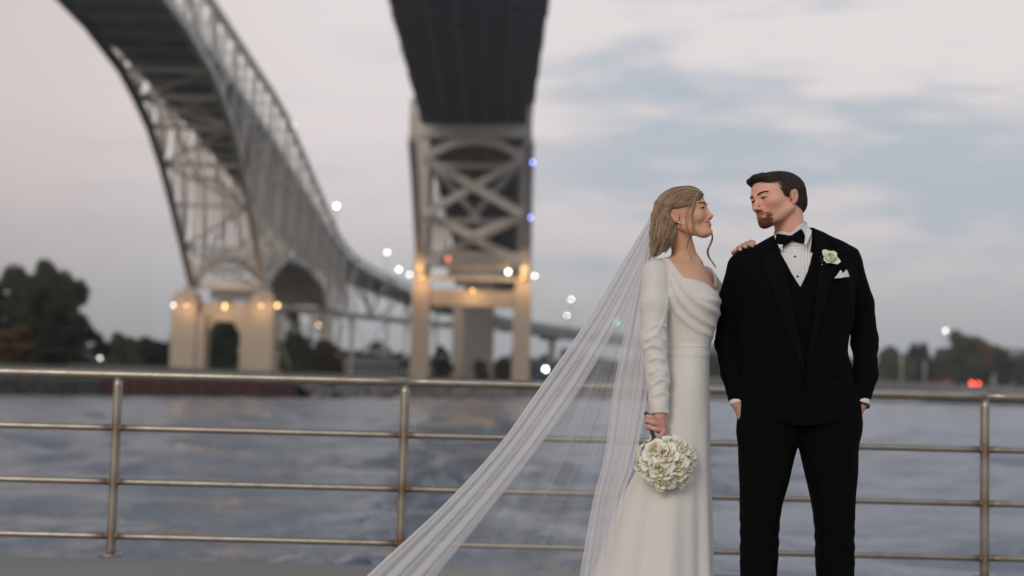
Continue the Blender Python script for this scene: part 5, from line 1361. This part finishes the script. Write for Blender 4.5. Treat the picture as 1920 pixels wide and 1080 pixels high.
def b_hairf(p):
    q = FB.inv(p); ax = np.abs(q[:, 0])
    d = ell(q, (0, .004, .046), (.0815, .0965, .0915))
    d = smin(d, ell(q, (0, -.040, .056), (.0675, .055, .057)), .02)
    back = chain(p, [P(1252, 390, -.02), P(1244, 418, -.02), P(1240, 445, -.02), P(1234, 470, -.02)], [.062, .052, .046, .030], .02)
    back = np.minimum(back, 10); q2 = p - P(1240, 430, -.02); back2 = ell(p, P(1243, 432, -.02), (.044, .088, .095))
    d = smin(d, smin(back, back2, .02), .03)
    d = smax(d, np.maximum(poly_sd(p[:, 0], p[:, 2], hair_out), -1) * .9, .005)
    # strand relief following the flow
    s1 = (q[:, 2] - .6 * q[:, 1]); d = d + .0007 * np.sin(s1 * 210 + 3 * np.sin(q[:, 1] * 20)) + .0012 * np.sin(s1 * 80 + 1)
    return d * .95
Vh, Qh = surface(b_hairf, (P(1205, 0)[0], PY - .16, P(1215, 492)[2]), (P(1325, 0)[0], PY + .13, P(1290, 345)[2]), .0028)
me = mesh_np('hair', Vh - np.array(bb), Qh); at_ = me.color_attributes.new('Col', 'FLOAT_COLOR', 'POINT'); at_.data.foreach_set('color', np.tile((.14, .09, .052, 1), (len(Vh), 1)).astype(np.float32).ravel())
b_hair = obj('hair', me, m_hair, woman, True)
rs = np.random.RandomState(8); st = Vh[rs.choice(len(Vh), 6500)]
def b_dir(p, u): return b_flow(p) + rs.normal(size=p.shape) * .05
BC = ((.10, .062, .034), (.68, .49, .31))
so = strands('strands', b_hairf, st, b_dir, 14, .0058, .00075, (.0000, .0012, .0006), BC, m_hair, b_hair, bb, jit=.00015, seed=9)
lashes(b_head, FB, woman, bb, BHd, (.015, .010, .008), .0014)
brows('eyebrows', b_head, FB, ((.10, .06, .035), (.20, .13, .08)), woman, bb, 33, .0042, 420)
# loose curled locks: in front of the ear and at the far cheek
def lock(pts, n, spread, seed, r=.0008):
    rr = np.random.RandomState(seed); base_ = curve(pts, 8); q = Bag()
    for k in range(n):
        o_ = rr.normal(size=3) * spread; ph = rr.uniform(0, 6.28); u = np.linspace(0, 1, len(base_))[:, None]
        w = base_ + o_ * (.3 + .9 * np.sin(u * 3.0)) + .0012 * np.sin(u * 9 + ph)
        q.tube(w, np.linspace(r, r * .4, len(w)), 4)
    o = q.build('curled_lock', m_hair, b_hair, base=bb)
    cc = np.tile((.55, .40, .26, 1), (len(o.data.vertices), 1)); nv = len(base_) * 4 + 2
    for k in range(n): cc[k * nv:(k + 1) * nv, :3] *= rr.uniform(.5, 1.2)
    at_ = o.data.color_attributes.new('Col', 'FLOAT_COLOR', 'POINT'); at_.data.foreach_set('color', cc.astype(np.float32).ravel())
lock([P(1313, 359, -.060), P(1306, 366, -.085), P(1302, 378, -.097), P(1299, 392, -.104), P(1297, 405, -.1)], 46, .0036, 14, .0007)
lock([P(1312, 359, -.065), P(1306, 366, -.090), P(1300, 385, -.105), P(1297, 405, -.108), P(1299, 425, -.106), P(1298, 440, -.100), P(1291, 452, -.085), P(1290, 466, -.080), P(1296, 486, -.095)], 26, .0018, 4, .0006)
lock([P(1304, 364, -.085), P(1295, 378, -.100), P(1287, 398, -.104), P(1286, 418, -.104), P(1288, 434, -.098), P(1292, 444, -.092)], 12, .0014, 5, .0006)
lock([P(1334, 432, .040), P(1336, 446, .050), P(1332, 458, .045), P(1327, 470, .04), P(1329, 482, .045), P(1336, 492, .05), P(1342, 502, .05)], 26, .0018, 6, .0006)
for k_, (pts_, n_) in enumerate([([(1238, 400), (1229, 425), (1226, 448), (1220, 468), (1213, 490)], 16), ([(1240, 405), (1236, 430), (1232, 452), (1223, 472), (1220, 486)], 16), ([(1250, 410), (1250, 432), (1241, 452), (1238, 468), (1229, 484)], 16),
        ([(1256, 412), (1262, 432), (1254, 450), (1252, 464), (1243, 478)], 16), ([(1258, 420), (1265, 438), (1262, 452), (1256, 468)], 10), ([(1244, 372), (1232, 392), (1224, 416), (1219, 440), (1217, 462)], 9)]):
    w_ = np.array([P(x, y) for x, y in pts_]); yy_ = depth_hit(b_hairf, w_[:, 0], w_[:, 2], y0=PY - .3, y1=PY - .04); w_[:, 1] = np.minimum(yy_, PY - .065) - .002; w_[-1, 1] = w_[-2, 1]
    lock(list(w_), n_, .0034, 40 + k_, .0009)
# ear ring and finger ring
m_diam = mat('diamond_stud', (.85, .85, .85), .08, metal=.9)
er = FB.fwd((-.079, .001, -.030)) + A_(0, -.005, 0); q = Bag(); q.add(*uvs_np(er, .0055, 12, 8)); q.build('earring', m_diam, woman, base=bb)
rp_ = P(1226.5, 805, -.192); q = Bag(); dd = (P(1217, 800, -.178) - P(1229, 805, -.188)); dd /= np.linalg.norm(dd); e1 = np.cross(dd, A_(0, 1, 0)); e1 /= np.linalg.norm(e1); e2 = np.cross(dd, e1)
rcn = P(1226, 803.8, -.1865); q.tube([rcn + .0098 * (math.cos(a) * e1 + math.sin(a) * e2) for a in np.linspace(0, 2 * np.pi, 17)], .0012, 6); q.add(*uvs_np(rcn + A_(0, -.0105, .001), .0032, 8, 6)); q.build('finger_ring', m_diam, woman, base=bb)

# ---- veil: three sheets of tulle gathered at the back of the head
m_veil = bpy.data.materials.new('white_tulle'); m_veil.use_nodes = True; t = m_veil.node_tree; t.nodes.clear()
o_ = t.nodes.new('ShaderNodeOutputMaterial'); tr = t.nodes.new('ShaderNodeBsdfTransparent'); df = t.nodes.new('ShaderNodeBsdfDiffuse'); tl = t.nodes.new('ShaderNodeBsdfTranslucent')
df.inputs[0].default_value = (.94, .94, .95, 1); tl.inputs[0].default_value = (.94, .94, .95, 1)
ms = t.nodes.new('ShaderNodeMixShader'); ms.inputs[0].default_value = .5; t.links.new(df.outputs[0], ms.inputs[1]); t.links.new(tl.outputs[0], ms.inputs[2])
at = t.nodes.new('ShaderNodeAttribute'); at.attribute_name = 'weave'
mo = t.nodes.new('ShaderNodeMixShader'); t.links.new(at.outputs['Fac'], mo.inputs[0]); t.links.new(tr.outputs[0], mo.inputs[1]); t.links.new(ms.outputs[0], mo.inputs[2]); t.links.new(mo.outputs[0], o_.inputs[0])
veil = empty('veil', (0, 0, 0)); veil.parent = woman
def sheet(name, left, right, npl, amp, dens, seed, lace=None, nu=150, nv=120):
    """tulle between two edge curves (world points), pleated npl times with amp(v), weave density dens"""
    a, b_ = curve(left, 20), curve(right, 20)
    def res(c): s = np.r_[0, np.cumsum(np.linalg.norm(np.diff(c, axis=0), axis=1))]; t_ = np.linspace(0, s[-1], nv); return np.stack([np.interp(t_, s, c[:, i]) for i in range(3)], 1)
    a, b_ = res(a), res(b_); u = np.linspace(0, 1, nu); v = np.linspace(0, 1, nv); U, Vv = np.meshgrid(u, v)
    rr = np.random.RandomState(seed); Uw = U + .012 * np.sin(Vv * 7 + U * 5 + seed)
    f = sum(rr.uniform(.5, 1) * np.sin(Uw * 2 * np.pi * npl * k_ + rr.uniform(0, 6.28)) / k_ ** .6 for k_ in (.37, 1, 1.73, 2.9))
    Pp = a[:, None] * (1 - U[..., None]) + b_[:, None] * U[..., None]
    A = amp(Vv) * np.sin(np.pi * np.clip(U * 1.0, 0, 1)) ** .25
    Pp[..., 1] += A * f * .36; side = (b_ - a)[:, None]; Pp += side * (.07 / npl * np.sin(Uw * 2 * np.pi * npl * 1.73 + 1) * np.sin(np.pi * U))[..., None]
    i, j = np.meshgrid(np.arange(nv - 1), np.arange(nu - 1), indexing='ij'); F = np.stack([i * nu + j, i * nu + j + 1, (i + 1) * nu + j + 1, (i + 1) * nu + j], -1).reshape(-1, 4)
    me = mesh_np(name, Pp.reshape(-1, 3) - np.array(bb), F)
    w = dens(U, Vv) * (1 + .16 * np.sin(Uw * 2 * np.pi * npl * .8 + seed) * (.4 + .6 * Vv)) + .04 * np.sin(Uw * 2 * np.pi * npl * 2.1 + 2 + 1.5 * np.sin(Vv * 5)) * dens(U, Vv) + .02 * np.sin(Uw * 170 + 4 * np.sin(Vv * 3)) * np.sin(Uw * 23 + 1)
    w = np.maximum(w, .5 * np.exp(-np.minimum(U, 1 - U) / .004) * (Vv > .05))
    if lace is not None: w = np.maximum(w, lace(U, Vv, Pp))
    at_ = me.attributes.new('weave', 'FLOAT', 'POINT'); at_.data.foreach_set('value', np.clip(w, .03, .93).astype(np.float32).ravel())
    return obj(name, me, m_veil, veil, True)
def lace_fn(cond):
    def f(U, V_, Pp):
        x, z = Pp[..., 0], Pp[..., 2]; g = np.sin(x * 260 + 3 * np.sin(z * 90)) * np.sin(z * 230 + 3 * np.sin(x * 110)) + .6 * np.sin(x * 520 + z * 300) * np.sin(z * 480 - x * 200)
        return np.where(cond(U, V_), .25 + .38 * (g > .25) + .1 * (g > .7), 0)
    return f
# sweep to the lower left
sheet('swept_layer', [P(1224, 396, .05), P(1206, 428, .06), P(1150, 520, .09), P(1100, 602, .12), P(1003, 740, .16), P(932, 838, .20), P(830, 948, .25), P(700, 1068, .34), P(610, 1155, .42)],
      [P(1228, 440, .04), P(1214, 480, .07), P(1190, 540, .10), P(1152, 620, .14), P(1085, 735, .18), P(1015, 832, .22), P(925, 948, .27), P(815, 1085, .36), P(745, 1172, .44)], 3, lambda v: .006 + .022 * v, lambda u, v: 1.0 - .14 * v - .28 * u, 3)
sheet('under_layer', [P(1226, 410, .09), P(1200, 460, .11), P(1156, 540, .14), P(1110, 618, .17), P(1030, 740, .21), P(965, 838, .25), P(880, 948, .30), P(760, 1075, .40), P(690, 1150, .46)],
      [P(1232, 430, .07), P(1222, 480, .13), P(1212, 560, .16), P(1200, 650, .19), P(1188, 760, .23), P(1178, 860, .27), P(1165, 948, .30), P(1150, 1150, .44)], 4, lambda v: .006 + .020 * v, lambda u, v: .52 - .40 * v ** .7, 11)
sheet('fall_layer', [P(1222, 402, .03), P(1212, 450, .05), P(1198, 510, .08), P(1184, 570, .10), P(1165, 655, .10), P(1148, 740, .08), P(1134, 850, .05), P(1110, 948, .02), P(1080, 1120, .0)],
      [P(1234, 450, .03), P(1232, 490, .08), P(1224, 560, .10), P(1222, 650, .10), P(1214, 740, .06), P(1200, 820, .02), P(1186, 880, -.01), P(1166, 948, -.04), P(1150, 1120, -.08)], 3, lambda v: .006 + .016 * v, lambda u, v: .80 - .14 * v, 23,
      lace_fn(lambda u, v: (u + .12 * np.sin(v * 60) > .72) & (v > .60) & (v < .86) | ((v + .02 * np.sin(u * 30)) > .76) & (v < .84)))

# ============================================================ BOUQUET AND BUTTONHOLE
m_petal = mat('ivory_petal', (.96, .93, .81), .6, spec=.3, noise=(28, .5, (.95, .90, .73)), Subsurface_Weight=.25, Subsurface_Scale=.01)
m_petal2 = mat('cream_petal', (.95, .89, .71), .6, spec=.3, noise=(28, .5, (.93, .83, .60)), Subsurface_Weight=.25, Subsurface_Scale=.01)
m_calyx = mat('pale_calyx', (.52, .52, .36), .7); m_leafg = mat('rose_leaf', (.05, .085, .03), .55, noise=(40, .6, (.09, .12, .04))); m_stem = mat('rose_stem', (.045, .06, .025), .6, noise=(60, .6, (.02, .02, .012)))
def petal_mesh(w, h, curl, cup, m, seed):
    """a cupped petal rising from the origin along +z, opening towards +x"""
    nu, nv = 9, 8; V = []; rr = random.Random(seed); wobble = rr.uniform(0, 6)
    for i in range(nv):
        v = i / (nv - 1)
        for j in range(nu):
            u = j / (nu - 1) * 2 - 1
            ww = w * math.sin(math.pi * min(1, .10 + v * .62)) ** .7 * (1 - .18 * max(0, v - .75) / .25 * abs(u))
            a = u * cup; r = ww / max(cup, .1)
            x = r * (math.cos(a) - 1) + cup * .004
            y = r * math.sin(a); z = h * v * (1 - .10 * u * u * v)
            x += h * (.42 * math.sin(v * 1.5)) * (.45 if cup > 1.3 else 1) ; back = max(0, v - .62) / .38
            x += curl * back ** 2 * h; z -= curl * .45 * back ** 2 * h; x += .0012 * math.sin(u * 5 + wobble) * v
            V.append((x, y, z))
    F = [(i * nu + j, i * nu + j + 1, (i + 1) * nu + j + 1, (i + 1) * nu + j) for i in range(nv - 1) for j in range(nu - 1)]
    V2 = [(x - .0009, y, z) for x, y, z in V]; n = len(V)
    F2 = [tuple(n + k for k in f[::-1]) for f in F]
    rim = list(range(nu)) + [i * nu + nu - 1 for i in range(1, nv)] + [(nv - 1) * nu + j for j in range(nu - 2, -1, -1)] + [i * nu for i in range(nv - 2, 0, -1)]
    F3 = [(b_, a, n + a, n + b_) for a, b_ in zip(rim, rim[1:] + rim[:1])]
    me = mesh_np('petal', V + V2, F + F2 + F3); me.materials.append(m); me.polygons.foreach_set('use_smooth', np.ones(len(me.polygons), dtype=bool)); return me
pm = {}
def petal_kind(k):
    if k not in pm:
        w, h, c, cup, mt = {'in': (.0125, .034, -.12, 1.9, m_petal2), 'mid': (.019, .036, .06, 1.35, m_petal2), 'out': (.023, .036, .24, 1.0, m_petal), 'low': (.026, .035, .55, .75, m_petal)}[k[0]]
        pm[k] = petal_mesh(w, h, c, cup, mt, hash(k[1]) % 99)
    return pm[k]
def bud_mesh():
    q = Bag(); 
    for k in range(3):
        th = np.linspace(0, 5.2, 26); r = np.linspace(.0028, .0085, 26) + k * .0006; ph = k * 2.1
        lo_ = np.stack([r * .7 * np.cos(th + ph), r * .7 * np.sin(th + ph), np.full(26, .004)], 1); hi_ = np.stack([r * np.cos(th + ph), r * np.sin(th + ph), .0315 - .0008 * th], 1)
        v = np.vstack([lo_, hi_]); f = np.array([[i, i + 1, 26 + i + 1, 26 + i] for i in range(25)]); q.add(v, f)
    q.add(*uvs_np((0, 0, .012), (.0070, .0070, .015), 10, 8))
    o = q.build('bud', m_petal2); me = o.data; bpy.data.objects.remove(o); return me
bud = bud_mesh()
def rose(parent, loc, direction, size, seed, rings=(('in', 4, .002, .1), ('mid', 5, .004, .35), ('out', 5, .005, .62), ('low', 6, .005, .9))):
    rr = random.Random(seed); o = obj('rose', bud, None, parent)
    d = Vector(direction).normalized(); qv = d.to_track_quat('Z', 'Y') @ Euler((0, 0, rr.uniform(0, 6.28))).to_quaternion()
    o.matrix_local = Matrix.Translation(loc) @ qv.to_matrix().to_4x4() @ Matrix.Scale(size, 4)
    for kind, n, rad, tilt in rings:
        a0 = rr.uniform(0, 6.28)
        for k in range(n):
            a = a0 + k * 2 * math.pi / n + rr.uniform(-.18, .18); pe = bpy.data.objects.new('petal', petal_kind((kind, (k + seed) % 3))); C.objects.link(pe); pe.parent = o
            pe.matrix_local = Matrix.Rotation(a, 4, 'Z') @ Matrix.Translation((rad, 0, 0)) @ Matrix.Rotation(tilt * .55 + rr.uniform(-.08, .08), 4, 'Y') @ Matrix.Scale(rr.uniform(.9, 1.08), 4)
    return o
bc_ = P(1249, 866, -.20); bq = empty('rose_bouquet', tuple(bc_)); tag(bq, 'round bouquet of ivory roses held low in the woman\'s hand', 'bouquet')
spots = [(1257, 826), (1276, 832), (1243, 850), (1207, 861), (1269, 870), (1234, 879), (1296, 872), (1293, 842), (1239, 906), (1215, 895), (1266, 896), (1285, 899), (1195, 880), (1303, 858), (1222, 842), (1256, 914)]
for i, (x, y) in enumerate(spots):
    dx = (x - 1249) / 489; dz = (866 - y) / 489; r2 = dx * dx + dz * dz; dy = -math.sqrt(max(.0004, .112 ** 2 - min(r2, .0124)))
    d = Vector((dx, dy, dz)); n_ = d.normalized(); rose(bq, d - n_ * .040 + Vector((0, .03, 0)), n_ + Vector((0, -.35, .1)), 1.14 + .08 * ((i * 7) % 3 - 1), i + 1)
for i in range(12):          # the far side of the ball
    a = i * 2.4; zz_ = -.07 + .14 * ((i * 5) % 12) / 12; rr_ = math.sqrt(max(0, .1 ** 2 - zz_ ** 2)); d = Vector((rr_ * math.cos(a), abs(rr_ * math.sin(a)) + .02, zz_)); n_ = d.normalized(); rose(bq, d - n_ * .030 + Vector((0, .03, 0)), n_, 1.1, 40 + i, (('in', 4, .002, .1), ('out', 5, .005, .6), ('low', 5, .005, .9)))
q = Bag(); q.add(*uvs_np((0, .03, 0), .066, 20, 14)); q.build('foliage', m_calyx, bq)
for i, (x, y) in enumerate([]):
    q = Bag(); c = np.array([(x - 1249) / 489, -.088, (866 - y) / 489]); s_ = .017; ca = math.cos(i * 1.7); sa = math.sin(i * 1.7)
    pts = [(-1, 0, 0), (-.3, .42, -.1), (.5, .32, -.1), (1.1, 0, .1), (.5, -.32, -.1), (-.3, -.42, -.1)]
    v = np.array([c + s_ * A_(a * ca - b_ * sa, c3, a * sa + b_ * ca) for a, b_, c3 in pts]); q.add(v, np.array([[0, 5, 2, 1], [5, 4, 2, 2], [4, 3, 2, 2]])); q.build('leaf', m_leafg, bq)
q = Bag()
h0, h1 = P(1231, 835, -.165), P(1212, 776, -.172)
for k in range(7):
    o2 = A_(.006 * math.cos(k * .9), .006 * math.sin(k * .9), 0) * (0 if k == 0 else 1); q.tube([bc_ + A_(0, .03, .03), h0 + o2, h1 + o2 * 1.3 + A_(-.002 * k % .004, 0, .004 * (k % 3))], .0032, 6)
q.build('stems', m_stem, bq, base=tuple(bc_))
# buttonhole on the man's lapel
x = P(1541, 488); yb = depth_hit(g_torso, [x[0]], [x[2]], y0=PY - .4, y1=PY + .4)[0]; bl = A_(x[0], yb - .012, x[2])
bt = empty('boutonniere', tuple(bl)); tag(bt, 'white rose boutonniere with small sprigs pinned to the man\'s lapel', 'boutonniere')
rose(bt, (0, -.008, -.012), (.1, -1, .6), 1.0, 77, (('in', 4, .002, .05), ('mid', 5, .003, .2), ('out', 4, .004, .4)))
q = Bag(); q.tube([(-.004, -.004, -.008), (-.012, -.008, -.030), (-.0345, -.006, -.068)], [.0045, .004, .0032], 8); q.tube([(-.010, -.004, -.02), (-.018, -.012, -.045), (-.033, -.008, -.068)], .0022, 6); q.build('stem', m_stem, bt)
rr = random.Random(5)
for k in range(16):
    a = rr.uniform(0, 6.28); l_ = rr.uniform(.026, .038); e_ = (l_ * math.cos(a) - .004, rr.uniform(-.012, .0), l_ * math.sin(a) * .8 - .004)
    q = Bag(); q.tube([(0, 0, -.010), e_], .0006, 4); q.add(*uvs_np(e_, .0022, 6, 5)); q.build('sprig', m_leafg if k % 3 else m_petal, bt)
for k, a in enumerate((2.6, 3.4, -.3, -1.0)):
    q = Bag(); ca, sa = math.cos(a), math.sin(a); v = np.array([(.006 * ca, 0, .006 * sa - .006), (.018 * ca - .005 * sa, -.003, .018 * sa + .005 * ca - .006), (.030 * ca, 0, .030 * sa - .006), (.018 * ca + .005 * sa, -.003, .018 * sa - .005 * ca - .006)]); q.add(v, np.array([[0, 1, 2, 3]])); q.build('leaf', m_leafg, bt)
HAZE = 0.00015
# ============================================================ HAZE over the river
m_haze = bpy.data.materials.new('evening_haze'); m_haze.use_nodes = True; t = m_haze.node_tree; t.nodes.clear()
o_ = t.nodes.new('ShaderNodeOutputMaterial'); pv = t.nodes.new('ShaderNodeVolumePrincipled'); pv.inputs['Density'].default_value = HAZE; pv.inputs['Color'].default_value = (.93, .95, 1, 1); pv.inputs['Anisotropy'].default_value = .2
t.links.new(pv.outputs[0], o_.inputs['Volume'])
hz = box('haze', (0, 760, 34), (3900, 1760, 76), m_haze); tag(hz, kind='stuff')
